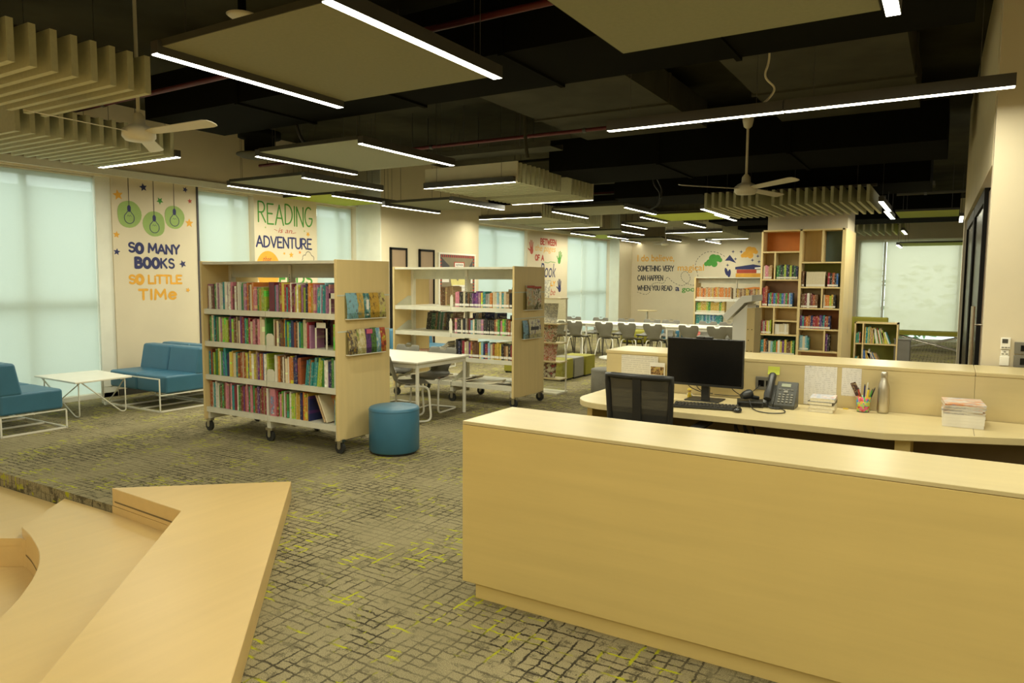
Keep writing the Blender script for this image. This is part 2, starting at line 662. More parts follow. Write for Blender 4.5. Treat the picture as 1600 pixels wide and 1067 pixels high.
def rounded(pts, r=0.03, n=5):
    """Round the inner corners of an open polyline."""
    P = [Vector(p) for p in pts]
    out = [P[0]]
    for i in range(1, len(P) - 1):
        a = (P[i - 1] - P[i])
        b = (P[i + 1] - P[i])
        rr = min(r, a.length * 0.45, b.length * 0.45)
        p0 = P[i] + a.normalized() * rr
        p1 = P[i] + b.normalized() * rr
        for k in range(n + 1):
            t = k / n
            out.append(p0 * (1 - t) ** 2 + P[i] * (2 * t * (1 - t)) + p1 * t ** 2)
    out.append(P[-1])
    return out


def RZ(a):
    return Matrix.Rotation(a, 3, 'Z')


def RX(a):
    return Matrix.Rotation(a, 3, 'X')


def RY(a):
    return Matrix.Rotation(a, 3, 'Y')
# ------------------------------------------------------------------ the setting
WX = -9.6            # face of the window wall
FY = 23.05           # face of the far wall
struct('floor', MB().prism([(-9.9, 2.77), (-3.63, 2.77), (1.91, -3.0), (1.91, -6.5), (3.2, -6.5), (3.2, 23.4), (-9.9, 23.4)], -0.42, 0.0), 'carpet')
struct('floor_pit', MB().box(-9.9, 1.905, -6.5, 2.765, -0.5, -0.31), 'ply')
struct('ceiling', MB().box(-9.9, 3.3, -6.6, 23.4, 3.9, 4.05), 'slab')

OPEN = [(1.2, 5.50), (6.80, 7.80), (9.14, 10.13), (13.38, 16.55), (18.9, 21.95)]
m = MB()
y = -6.6
for a, b in OPEN:
    m.box(WX - 0.22, WX, y, a, -0.5, 2.93)
    y = b
m.box(WX - 0.22, WX, y, FY, -0.5, 2.93)
m.box(WX - 0.22, WX, -6.6, 23.4, 2.93, 3.9)
struct('wall_left', m, 'paint')
struct('wall_left_projection', MB().box(WX, -9.0, 10.15, 13.36, 0, 3.9), 'paint_tan')
struct('wall_left_return', MB().box(WX, -9.26, 21.97, FY, 0, 3.9), 'paint_tan')
m = MB()
m.box(WX, -9.0, 10.125, 10.15, 0, 3.9)
m.box(WX, -9.26, 21.95, 21.97, 0, 3.9)
struct('trim_daylit', m, 'reveal')  # white covers on the projections' window sides: daylight put into their colour
m = MB()
for a, b in ((-3.0, 10.12), (13.37, 21.94)):
    m.box(WX, WX + 0.05, a, b, 2.955, 3.045)
struct('trim_2', m, 'reveal')
m = MB()
m.box(WX + 0.001, WX + 0.02, 5.5, 6.79, 0.0, 0.09)
m.box(WX + 0.001, WX + 0.02, 7.81, 9.13, 0.0, 0.09)
m.box(WX + 0.001, WX + 0.02, 16.55, 18.9, 0.0, 0.09)
m.box(-9.0, -8.985, 10.15, 13.36, 0.0, 0.09)
struct('baseboard_left', m, 'skirting')
struct('trim_3', MB().box(WX + 0.0, WX + 0.012, 6.765, 6.795, 0.0, 2.95), 'charcoal_paint')

# the far wall, with the low window at its end
m = MB()
m.box(-9.82, -2.3, FY, FY + 0.22, 0, 3.9)
m.box(-2.3, 0.9, FY, FY + 0.22, 2.84, 3.9)
m.box(0.9, 3.3, FY, FY + 0.22, 0, 3.9)
struct('wall_far', m, 'paint')
m = MB()
m.box(3.2, 3.3, -6.6, 5.85, -0.4, 3.9)
m.box(2.6, 2.7, 11.4, FY, 0, 3.9)
struct('wall_right_outer', m, 'paint_tan')
struct('wall_back', MB().box(-9.9, 3.3, -6.6, -6.5, -0.5, 3.9), 'paint_tan')
struct('baseboard_far', MB().box(-9.25, -2.3, FY - 0.015, FY, 0, 0.09), 'skirting')


def RP(y, d=0.0):
    """Point on the door wall's face; d = depth into the wall."""
    return (0.21 - 0.0162 * (y - 5.85) + d, y)


# the wall by the service desk and the wall that runs from it past the glass doors
struct('wall_right', MB().prism([(0.21, 5.85), (3.2, 5.85), (3.2, 6.05), (0.21, 6.05)], 0, 3.9), 'paint')
m = MB()
m.prism([RP(6.05), RP(11.4), RP(11.4, 0.18), RP(6.05, 0.18)], 2.42, 3.9)
m.prism([RP(11.25), RP(11.4), RP(11.4, 0.18), RP(11.25, 0.18)], 0, 2.42)
struct('wall_right_return', m, 'paint_tan')

# glass doors: two dark glazed leaves, then a brown leaf with a long pull handle
def quad(y0, y1, d0, d1):
    return [RP(y0, d0), RP(y1, d0), RP(y1, d1), RP(y0, d1)]


for n, (a, b) in enumerate(((9.30, 11.22), (7.42, 9.22))):
    m = MB()
    m.prism(quad(a, a + 0.09, 0.03, 0.09), 0, 2.42)
    m.prism(quad(b - 0.09, b, 0.03, 0.09), 0, 2.42)
    m.prism(quad(a + 0.09, b - 0.09, 0.03, 0.09), 2.3, 2.42)
    m.prism(quad(a + 0.09, b - 0.09, 0.03, 0.09), 0, 0.12)
    d = struct('door_%d' % (n + 1), m, 'door_frame')
    g = MB().prism(quad(a + 0.09, b - 0.09, 0.05, 0.065), 0.12, 2.3).build('glazing', 'screen', d)
d = struct('door_3', MB().prism(quad(6.07, 7.38, 0.06, 0.11), 0, 2.38), 'door_wood')
h = MB()
p0 = RP(6.95, 0.0)
h.tube([(p0[0] - 0.02, p0[1], 0.35), (p0[0] - 0.02, p0[1], 1.42)], 0.016, 10)
for zz in (0.5, 1.27):
    h.tube([(p0[0] - 0.02, p0[1], zz), (p0[0] + 0.06, p0[1], zz)], 0.008, 8)
h.build('pull_handle', 'chrome', d)
lk = MB().box(p0[0] + 0.03, p0[0] + 0.06, 6.2, 6.26, 1.75, 1.9).build('lock_plate', 'chrome', d)

# ------------------------------------------------------------------ windows: frames outside the blinds
def window(n, y0, y1, posts, bars, x=WX):
    f = MB()
    X0, X1 = x - 0.20, x - 0.13
    f.box(X0, X1, y0, y1, 2.86, 2.93)
    f.box(X0, X1, y0, y1, 0.0, 0.07)
    for p in [y0 + 0.03, y1 - 0.03] + posts:
        f.box(X0, X1, p - 0.03, p + 0.03, 0.07, 2.86)
    for z in bars:
        f.box(X0 + 0.005, X1 - 0.005, y0, y1, z - 0.035, z + 0.035)
    w = struct('window_%d' % n, f, 'reveal')
    MB().box(x - 0.175, x - 0.165, y0, y1, 0.07, 2.86).build('pane', 'glass', w)
    return w


window(1, 1.2, 5.50, [2.2, 3.3, 4.50], [1.30])
window(2, 6.80, 7.80, [7.5], [1.30])
window(3, 9.14, 10.13, [9.8], [1.30])
window(4, 13.38, 16.55, [15.1], [1.30])
window(5, 18.9, 21.95, [20.2, 21.2], [1.30])
f = MB()
f.box(-2.3, 0.9, FY + 0.10, FY + 0.17, 2.77, 2.84)
f.box(-2.3, 0.9, FY + 0.10, FY + 0.17, 0.0, 0.05)
for p in (-2.27, -1.63, 0.2, 0.87):
    f.box(p - 0.03, p + 0.03, FY + 0.10, FY + 0.17, 0.05, 2.77)
w = struct('window_6', f, 'reveal')
MB().box(-2.3, 0.9, FY + 0.13, FY + 0.14, 0.05, 2.77).build('pane', 'glass', w)

# white posts between and beside the blinds of the first window
m = MB()
m.box(WX - 0.11, WX - 0.02, 5.30, 5.50, 0.0, 2.93)
m.box(WX - 0.11, WX - 0.02, 1.2, 5.5, -0.0, 0.06)
struct('trim_4', m, 'reveal')


def blind(y0, y1, label, z0=0.07, x=WX - 0.06, zt=2.91):
    t = thing('roller_blind', label, 'blind', (x, (y0 + y1) / 2, zt), 0, 'roller blinds along the window wall')
    o = (x, (y0 + y1) / 2, zt)
    b = MB(o)
    b.add([(x, y0, z0), (x, y1, z0), (x, y1, zt), (x, y0, zt)], [(0, 1, 2, 3)])
    b.build('fabric', 'blind', t)
    MB(o).box(x - 0.012, x + 0.012, y0, y1, z0 - 0.03, z0).build('bottom_bar', 'reveal', t)
    MB(o).tube([(x - 0.02, y0, zt), (x - 0.02, y1, zt)], 0.022, 10).build('roller', 'reveal', t)
    return t


blind(2.2, 3.30, 'pale roller blind nearest the back wall of the step pit')
blind(3.32, 5.29, 'pale roller blind behind the cream coffee table and the low teal sofas')
blind(6.84, 7.74, 'pale roller blind between the light bulb mural and the READING mural')
blind(9.20, 10.05, 'pale roller blind between the READING mural and the beige projecting wall')
blind(13.46, 16.5, 'wide pale roller blind between the beige projecting wall and the handprint mural')
blind(18.96, 19.95, 'pale roller blind just past the handprint mural')
blind(20.0, 21.85, 'pale roller blind at the far end of the window wall')
for a, b, lb in ((-2.26, -1.66, 'narrow cream roller blind beside the tall bookcase, in the far wall'), (-1.58, 0.85, 'broad cream roller blind in the far wall, above the olive bench')):
    o = ((a + b) / 2, FY + 0.05, 2.83)
    t = thing('roller_blind', lb, 'blind', o, 0, 'roller blinds in the far wall')
    MB(o).add([(a, FY + 0.05, 0.22), (b, FY + 0.05, 0.22), (b, FY + 0.05, 2.83), (a, FY + 0.05, 2.83)], [(0, 1, 2, 3)]).build('fabric', 'blind_far', t)
    MB(o).box(a, b, FY + 0.04, FY + 0.06, 0.19, 0.22).build('bottom_bar', 'reveal', t)

# ------------------------------------------------------------------ outside
struct('exterior_ground', MB().box(-60, 40, -30, 70, -0.75, -0.6), plain("pale_paving", (0.45, 0.46, 0.42), 0.9))
struct('exterior_building', MB().box(-18, -16, -8, 45, -0.6, 3.45), plain("pale_render", (0.50, 0.52, 0.46), 0.9))
m = MB()
r = random.Random(3)
for i in range(420):
    c = Vector((r.uniform(-4, 3), r.uniform(26.5, 28.5), r.uniform(-0.6, 2.2)))
    q = Matrix.Rotation(r.uniform(0, 6.28), 3, 'Z') @ Matrix.Rotation(r.uniform(0, 3), 3, 'X')
    vs = [c + q @ Vector(p) for p in ((-0.2, 0, 0), (0, -0.09, 0.02), (0.22, 0, 0), (0, 0.09, 0.02))]
    m.add(vs, [(0, 1, 2, 3)])
tag(m.build('shrubbery', plain("garden_leaves", (0.10, 0.22, 0.07), 0.6, var=0.5)), 'green shrubs outside the far window, below the cream blind', 'shrubs', kind='stuff')

# the square column behind the tall bookcase
struct('column', MB().box(-2.78, -1.50, 13.2, 14.2, 0, 3.9), 'paint')
# ------------------------------------------------------------------ ceiling services
def duct(x0, x1, y0, y1, z0, z1, label, mat='duct', seams='x'):
    o = ((x0 + x1) / 2, (y0 + y1) / 2, z1)
    t = thing('air_duct', label, 'duct', o)
    b = MB(o).box(x0, x1, y0, y1, z0, z1)
    b.build('casing', mat, t)
    n = max(1, int((x1 - x0 if seams == 'x' else y1 - y0) / 1.3))
    for i in range(1, n):
        s = MB(o)
        if seams == 'x':
            c = x0 + (x1 - x0) * i / n
            s.box(c - 0.02, c + 0.02, y0 - 0.02, y1 + 0.02, z0 - 0.02, z1)
        else:
            c = y0 + (y1 - y0) * i / n
            s.box(x0 - 0.02, x1 + 0.02, c - 0.02, c + 0.02, z0 - 0.02, z1)
        s.build('flange', mat, t)
    for i in range(n + 1):
        c = 0.06 + 0.88 * i / max(1, n)
        px = (x0 + (x1 - x0) * c, (y0 + y1) / 2) if seams == 'x' else ((x0 + x1) / 2, y0 + (y1 - y0) * c)
        MB(o).tube([(px[0], px[1], z1), (px[0], px[1], 3.895)], 0.006, 6).build('hanger', 'dark_metal', t)
    return t


duct(-7.05, 0.05, 4.42, 5.35, 3.20, 3.62, 'long black duct crossing above the service desk and the first rolling bookcase')
duct(-4.88, -0.1, 9.0, 10.4, 3.12, 3.55, 'wide black duct crossing above the tall bookcase')
duct(-9.2, 0.0, 0.5, 1.4, 3.45, 3.8, 'black duct crossing above the timber steps')
duct(-4.1, -2.55, 5.9, 8.6, 3.42, 3.72, 'broad dull grey duct between the two black cross ducts', 'duct_grey', 'y')
duct(-1.7, -0.35, 5.9, 8.6, 3.40, 3.75, 'dull grey duct by the door wall', 'duct_grey', 'y')
duct(-4.9, -0.3, 11.35, 12.7, 2.985, 3.45, 'black duct above the slatted baffles over the tall bookcase')
duct(-4.9, -3.0, 16.9, 18.4, 3.0, 3.35, 'black duct above the far green panel')
duct(-2.3, 0.1, 17.4, 18.9, 2.98, 3.5, 'black duct in front of the far cream blinds')
duct(-9.3, -5.6, 14.2, 15.1, 3.3, 3.65, 'black duct above the wide pale blind')
duct(-4.9, -3.2, 19.6, 20.9, 3.0, 3.3, 'black duct in front of the far wall lettering')
duct(-0.28, 0.1, 1.6, 4.2, 3.35, 3.75, 'black duct by the wall above the counter end', 'duct', 'y')


def pipe(pts, r, label, mat, name='sprinkler_pipe', cat='pipe'):
    o = pts[0]
    t = thing(name, label, cat, o)
    MB(o).tube(pts, r, 10).build('pipe', mat, t)
    P = [Vector(p) for p in pts]
    L = (P[-1] - P[0])
    n = max(2, int(L.length / 2.2))
    for i in range(n):
        q = P[0] + L * ((i + 0.5) / n)
        MB(o).tube([q - L.normalized() * 0.02, q + L.normalized() * 0.02], r + 0.008, 10).build('clamp', 'dark_metal', t)
    for q in (P[0] + L * 0.02, P[0] + L * 0.98):
        MB(o).tube([q, Vector((q.x, q.y, 3.895))], 0.005, 6).build('hanger', 'dark_metal', t)


pipe([(-8.4, 4.05, 3.28), (-0.6, 3.93, 3.28)], 0.022, 'red sprinkler pipe running above the first two acoustic panels', 'red_pipe')
pipe([(-9.2, 7.6, 3.34), (-0.4, 7.72, 3.34)], 0.022, 'red sprinkler pipe running over the grey ducts', 'red_pipe')
pipe([(-8.0, 12.9, 3.30), (-0.5, 12.9, 3.30)], 0.022, 'red sprinkler pipe past the tall bookcase', 'red_pipe')
pipe([(-6.5, 10.75, 3.62), (-0.3, 10.75, 3.62)], 0.03, 'dull conduit beside the narrow black duct', 'duct_grey', 'conduit', 'conduit')
pipe([(-6.8, 13.6, 3.38), (-0.4, 13.6, 3.38)], 0.03, 'dull conduit over the slatted baffles by the column', 'duct_grey', 'conduit', 'conduit')
pipe([(-0.9, 14.8, 3.2), (0.9, 14.8, 3.2)], 0.03, 'dull conduit beyond the glass doors', 'duct_grey', 'conduit', 'conduit')

for x0, x1, y0, y1, lb in ((-6.9, -4.3, 7.95, 8.3, 'shallow cable tray above the slatted baffle unit'), (-4.5, -0.3, 14.2, 14.6, 'shallow cable tray above the lime panel')):
    o = ((x0 + x1) / 2, (y0 + y1) / 2, 3.3)
    t = thing('cable_tray', lb, 'cable tray', o)
    MB(o).box(x0, x1, y0, y1, 3.26, 3.27).box(x0, x1, y0, y0 + 0.015, 3.27, 3.33).box(x0, x1, y1 - 0.015, y1, 3.27, 3.33).build('tray', 'duct_grey', t)
    for i in range(3):
        for yy in (y0, y1):
            x = x0 + (x1 - x0) * (i + 0.5) / 3
            MB(o).tube([(x, yy, 3.3), (x, yy, 3.895)], 0.006, 6).build('hanger', 'dark_metal', t)

# round diffuser on a neck by the light bulb mural, and a round disc over the first panel
o = (-6.95, 5.75, 3.0)
t = thing('air_diffuser', 'round black air diffuser hanging on a neck above the teal sofa', 'air diffuser', o)
MB(o).lathe([(0.17, 0.04), (0.17, 0.22), (0.24, 0.23), (0.24, 0.30), (0.12, 0.31), (0.12, 0.895)], o, 24).build('neck', 'duct', t)
MB(o).lathe([(0.10, 0.0), (0.22, 0.012), (0.26, 0.03), (0.26, 0.045), (0.18, 0.05)], o, 28).build('cone', 'duct_grey', t)
o = (-4.66, 3.72, 3.55)
t = thing('ceiling_disc', 'round cream disc diffuser high above the first white panel', 'air diffuser', o)
MB(o).lathe([(0.03, 0.0), (0.09, 0.012), (0.115, 0.03), (0.08, 0.04)], o, 28).build('plate', 'fan', t)
MB(o).tube([(o[0], o[1], 3.59), (o[0], o[1], 3.9)], 0.03, 10).build('stem', 'duct', t)

# loose cables hanging from the soffit
def cable(pts, r, label, mat='black', cat='cable'):
    tag(MB(pts[0]).tube(rounded(pts, 0.15, 6), r, 6).build('hanging_cable', mat, loc=pts[0]), label, cat)


cable([(-1.17, 5.40, 3.9), (-1.17, 5.40, 3.15), (-1.20, 5.38, 3.05), (-1.12, 5.42, 2.97), (-1.16, 5.40, 2.90), (-1.25, 5.38, 2.83)], 0.008, 'pale cable dropping from the black duct to the long lamp', 'fan')
cable([(-3.95, 10.7, 3.9), (-3.98, 10.7, 3.1), (-3.85, 10.7, 2.95), (-3.9, 10.75, 2.78), (-4.05, 10.8, 2.72)], 0.014, 'black cable looping down above the far tables')
cable([(-4.0, 10.6, 3.9), (-3.9, 10.6, 3.2), (-3.8, 10.62, 3.0), (-3.82, 10.6, 2.86)], 0.014, 'short black cable end beside the looping cable')
cable([(-4.2, 7.1, 3.9), (-4.16, 7.12, 3.1), (-4.14, 7.13, 2.98)], 0.02, 'grey pipe stub hanging over the slatted baffle unit', 'duct_grey')
cable([(-6.55, 5.95, 3.9), (-6.55, 5.95, 3.3), (-6.5, 6.1, 3.1), (-6.6, 6.3, 2.97)], 0.02, 'black flexible hose beside the round diffuser')

# ------------------------------------------------------------------ acoustic panels
def panel(x0, x1, y0, y1, z, label, mat='panel_white'):
    o = ((x0 + x1) / 2, (y0 + y1) / 2, z)
    t = thing('acoustic_panel', label, 'ceiling panel', o, 0, 'square panels hung under the soffit')
    MB(o).box(x0, x1, y0, y1, z, z + 0.03).build('panel', mat, t)
    e = MB(o)
    for a in ((x0, x1, y0 - 0.006, y0), (x0, x1, y1, y1 + 0.006), (x0 - 0.006, x0, y0, y1), (x1, x1 + 0.006, y0, y1)):
        e.box(*a, z + 0.002, z + 0.04)
    e.build('edge_trim', 'panel_edge', t)
    for px in (x0 + 0.12, x1 - 0.12):
        for py in (y0 + 0.12, y1 - 0.12):
            MB(o).tube([(px, py, z + 0.03), (px, py, 3.895)], 0.003, 5).build('suspension_wire', 'dark_metal', t)


PZ = 2.945
panel(-4.06, -2.60, 2.62, 4.10, PZ, 'white square panel hung over the gap between timber steps and first bookcase')
panel(-1.72, -0.36, 2.60, 4.08, PZ, 'white square panel hung over the front counter')
panel(-6.36, -4.95, 5.25, 6.78, PZ, 'white square panel hung above the end of the rolling bookcase by the white table')
panel(-8.68, -7.24, 6.65, 8.12, PZ, 'white square panel hung in front of the READING mural')
panel(-9.54, -8.38, 8.35, 9.80, PZ, 'lime square panel touching the window wall above the READING mural', 'panel_green')
panel(-7.87, -6.62, 9.10, 10.42, 2.845, 'white square panel in front of the two brown doors')
panel(-6.42, -5.02, 12.0, 13.55, PZ, 'white square panel beyond the slatted baffle unit, over the long tables')
panel(-6.45, -5.14, 15.6, 17.1, PZ, 'white square panel past the long tables, before the lettering wall')
panel(-5.36, -4.0, 13.95, 15.6, PZ, 'lime square panel over the long white tables', 'panel_green')
panel(-8.84, -7.44, 17.7, 19.3, PZ, 'white square panel in front of the handprint mural')
panel(-9.5, -8.62, 19.3, 21.1, PZ, 'lime square panel at the far end of the window wall', 'panel_green')
panel(-8.95, -7.62, 21.3, 22.9, PZ, 'white square panel in the corner before the lettering wall')
panel(-0.95, 0.08, 15.5, 17.0, PZ, 'lime square panel beyond the glass doors', 'panel_green')
panel(-1.15, 0.4, 20.9, 22.6, 2.62, 'lime square panel right in front of the cream blinds', 'panel_green')

# ------------------------------------------------------------------ linear lamps
def make_lamp(name, label, loc, L=1.5, rz=0.0, group='linear lamps'):
    t = thing(name, label, 'lamp', loc, rz, group)
    MB().box(-0.034, 0.034, -L / 2, L / 2, 0.004, 0.075).box(-0.034, -0.0315, -L / 2, L / 2, -0.002, 0.0039).box(0.0315, 0.034, -L / 2, L / 2, -0.002, 0.0039).build('housing', 'dark_metal', t)
    MB().box(-0.0313, 0.0313, -L / 2 + 0.004, L / 2 - 0.004, -0.0025, 0.0038).build('diffuser', 'lamp', t)
    for q in (-1, 1):
        MB().tube([(0, q * L * 0.36, 0.072), (0, q * L * 0.36, 3.895 - loc[2])], 0.0025, 5).build('suspension_wire', 'dark_metal', t)
    ld = bpy.data.lights.get('tube_%.2f' % L)
    if ld is None:
        ld = bpy.data.lights.new('tube_%.2f' % L, 'AREA')
        ld.shape = 'RECTANGLE'
        ld.size = 0.04
        ld.size_y = L - 0.02
        ld.energy = LAMP_WATTS * L
        ld.color = LAMP_COLOR
        ld.spread = math.radians(178)
    lo = bpy.data.objects.new('tube', ld)
    COL.objects.link(lo)
    lo.parent = t
    lo.location = (0, 0, -0.0035)
    return t


LZ = 2.9
HP = math.pi / 2
GL = 'linear lamps along the panel edges'
l0 = make_lamp('linear_lamp', 'bright linear lamp on the stepside edge of the first white panel', (-4.02, 3.34, LZ), group=GL)
for x, y, z, lb in (
    (-2.56, 3.27, LZ, 'bright linear lamp on the counter side of the first white panel'),
    (-0.30, 3.30, LZ, 'short seen end of a bright lamp above the front counter'),
    (-6.38, 5.99, LZ, 'linear lamp on the window side of the panel above the rolling bookcase'),
    (-4.90, 5.99, LZ, 'linear lamp with glow on the door side of the panel above the rolling bookcase'),
    (-8.73, 7.42, LZ, 'linear lamp seen end-on at the panel before the READING mural'),
    (-7.17, 7.36, LZ, 'linear lamp with dark housing at the panel before the READING mural'),
    (-8.30, 9.00, LZ, 'linear lamp along the lime panel by the READING mural'),
    (-7.93, 9.75, 2.8, 'thin linear lamp nearest the brown doors'),
    (-6.565, 9.74, 2.8, 'linear lamp in front of the notice board, before the slatted baffles'),
    (-4.96, 12.75, LZ, 'linear lamp beside the panel past the slatted baffles'),
    (-6.47, 12.87, LZ, 'linear lamp in front of the far slatted baffles'),
    (-5.41, 14.68, LZ, 'linear lamp on the window side of the lime panel over the long tables'),
    (-3.95, 14.85, LZ, 'linear lamp on the column side of the lime panel over the long tables'),
    (-6.49, 16.3, LZ, 'linear lamp on the window side of the white panel past the long tables'),
    (-5.09, 16.5, LZ, 'linear lamp on the column side of the white panel past the long tables'),
    (-7.40, 18.5, LZ, 'linear lamp facing the handprint mural, on the room side of its panel'),
    (-8.90, 18.5, LZ, 'linear lamp facing the handprint mural, on the wall side of its panel'),
    (-8.56, 20.2, LZ, 'linear lamp along the lime panel at the far end of the window wall'),
    (-9.0, 22.3, LZ, 'tiny linear lamp in the corner before the lettering wall'),
    (-7.55, 22.2, LZ, 'tiny linear lamp on the room side of the corner panel'),
    (-6.1, 21.6, 2.78, 'tiny linear lamp just over the lettering SOMETHING VERY'),
    (-3.29, 11.75, 2.71, 'linear lamp at the window side of the slatted baffles by the column'),
    (-0.86, 11.85, 2.71, 'linear lamp at the door side of the slatted baffles by the column'),
    (-0.90, 13.4, 2.71, 'linear lamp in line past the slatted baffles by the column'),
    (-1.06, 21.1, LZ, 'linear lamp at the baffles in front of the cream blinds'),
    (0.13, 17.3, LZ, 'linear lamp seen past the black door frame, at the lime panel'),
    (-1.2, 21.8, 2.58, 'tiny linear lamp at the window side of the lime panel before the blinds'),
    (0.44, 21.8, 2.58, 'tiny linear lamp at the door side of the lime panel before the blinds'),
):
    q = dup(l0, (x, y, z), 0.0, lb) if z == LZ else make_lamp('linear_lamp', lb, (x, y, z), group=GL)
    if y > 21.0:      # light source taken out of the farthest lamps to keep the far wall darker
        for c in [c for c in q.children if c.type == 'LIGHT']:
            bpy.data.objects.remove(c)
for x, y, lb in ((-1.9, -0.9, 'added unseen linear lamp over the timber steps, behind the viewer'), (0.6, -0.9, 'added unseen linear lamp behind the viewer, near the counter end'), (-4.4, -0.9, 'added unseen linear lamp at the far side of the step pit'),  # unseen lamps continuing the grid, added to light the counter front and bookcases
                 (-0.30, 0.9, 'added unseen linear lamp over the viewer, in line with the panel above the counter'), (-2.4, -2.8, 'added unseen linear lamp well behind the viewer, third row'), (0.6, -2.8, 'added unseen linear lamp well behind the viewer by the carpet'), (-5.4, -2.8, 'added unseen linear lamp well behind the step pit'), (-2.4, -4.8, 'added unseen linear lamp near the back wall over the pit'), (0.6, -4.8, 'added unseen linear lamp near the back wall over the carpet'), (-5.4, -4.8, 'added unseen linear lamp near the back wall by the windows'), (2.2, 0.9, 'added unseen linear lamp over the staff side of the room'), (-6.9, 0.5, 'added unseen linear lamp over the step pit by the windows'), (1.6, 3.3, 'added unseen linear lamp over the hidden end of the front counter')):
    dup(l0, (x, y, LZ), 0.0, lb)
# two lamps in line over the desk, and lamps along the baffle ends
for x, lb in ((-1.72, 'long lamp half nearer the windows, over the service desk'), (-0.385, 'long lamp half nearer the beige wall, over the service desk')):
    make_lamp('linear_lamp', lb, (x, 5.375, 2.79), 1.33, HP, 'two lamps in line over the service desk')
GB = 'lamps along the baffle ends'
l1 = make_lamp('linear_lamp', 'linear lamp at the end of the slatted baffles over the teal sofas', (-7.92, 4.85, LZ), 1.5, HP, GB)
for x, y, lb in (
    (-5.73, 8.24, 'linear lamp under the white end board of the middle slatted baffles'),
    (-5.73, 10.66, 'linear lamp at the far end of the middle slatted baffles'),
    (-7.93, 12.92, 'linear lamp under the end board of the slatted baffles by the wide blind'),
    (-8.03, 15.98, 'linear lamp at the far end of the slatted baffles by the wide blind'),
    (-5.85, 18.8, 'linear lamp under the near end of the baffles before the lettering wall'),
    (-5.95, 22.05, 'linear lamp at the far end of the baffles before the lettering wall'),
):
    dup(l1, (x, y, LZ), HP, lb)

# ------------------------------------------------------------------ slatted baffle units
def baffles(x0, x1, y0, y1, run, step, label, board=None, z0=2.905, z1=3.165, th=0.042, skip=()):
    o = ((x0 + x1) / 2, (y0 + y1) / 2, z1)
    t = thing('baffle_unit', label, 'ceiling baffles', o, 0, 'slatted baffle units')
    lo, hi = (y0, y1) if run == 'x' else (x0, x1)
    n = int((hi - lo) / step) + 1
    for i in range(n):
        c = lo + i * step
        if i in skip or c > hi + 0.01:
            continue
        b = MB(o)
        if run == 'x':
            b.box(x0, x1, c - th / 2, c + th / 2, z0, z1)
        else:
            b.box(c - th / 2, c + th / 2, y0, y1, z0, z1)
        b.build('slat', 'baffle', t)
    if board:
        for c in board:
            b = MB(o)
            if run == 'x':
                b.box(x0, x1, c - 0.012, c + 0.012, z0 - 0.005, z1 + 0.01)
            else:
                b.box(c - 0.012, c + 0.012, y0, y1, z0 - 0.005, z1 + 0.01)
            b.build('end_board', 'board', t)
    if run == 'x':
        for x in (x0 + 0.25, x1 - 0.25):
            MB(o).box(x - 0.02, x + 0.02, y0, y1, z1, z1 + 0.035).build('carrier_rail', 'dark_metal', t)
    else:
        for y in (y0 + 0.25, y1 - 0.25):
            MB(o).box(x0, x1, y - 0.02, y + 0.02, z1, z1 + 0.035).build('carrier_rail', 'dark_metal', t)
    for x in (x0 + 0.25, x1 - 0.25):
        for y in (y0 + 0.25, y1 - 0.25):
            MB(o).tube([(x, y, z1), (x, y, 3.895)], 0.003, 5).build('suspension_wire', 'dark_metal', t)


baffles(-8.68, -7.19, 3.30, 4.80, 'x', 0.125, 'grey slatted baffles over the teal sofas, against the window wall')
baffles(-6.38, -4.93, 1.62, 3.14, 'x', 0.125, 'grey slatted baffles over the timber step pit')
baffles(-6.49, -4.95, 8.36, 10.56, 'x', 0.125, 'pale slatted baffles with a white end board in the middle of the room', board=(8.27, 10.62), skip=(10, 11))
baffles(-8.66, -7.18, 13.05, 15.85, 'x', 0.125, 'pale slatted baffles with a white end board by the wide blind', board=(12.95, 15.95), skip=(12, 13))
baffles(-3.23, -2.38, 10.95, 13.0, 'y', 0.108, 'grey slatted baffles at the window side of the column', z0=2.72, z1=2.945, th=0.04)
baffles(-2.26, -0.93, 11.0, 13.1, 'y', 0.113, 'grey slatted baffles over the tall bookcase, before the column', z0=2.72, z1=2.945, th=0.04)
baffles(-2.25, -1.12, 20.3, 22.3, 'y', 0.16, 'grey slatted baffles in front of the cream blinds')
baffles(-6.6, -5.12, 18.92, 21.9, 'x', 0.125, 'pale slatted baffles before the lettering wall', board=(18.84, 22.0))

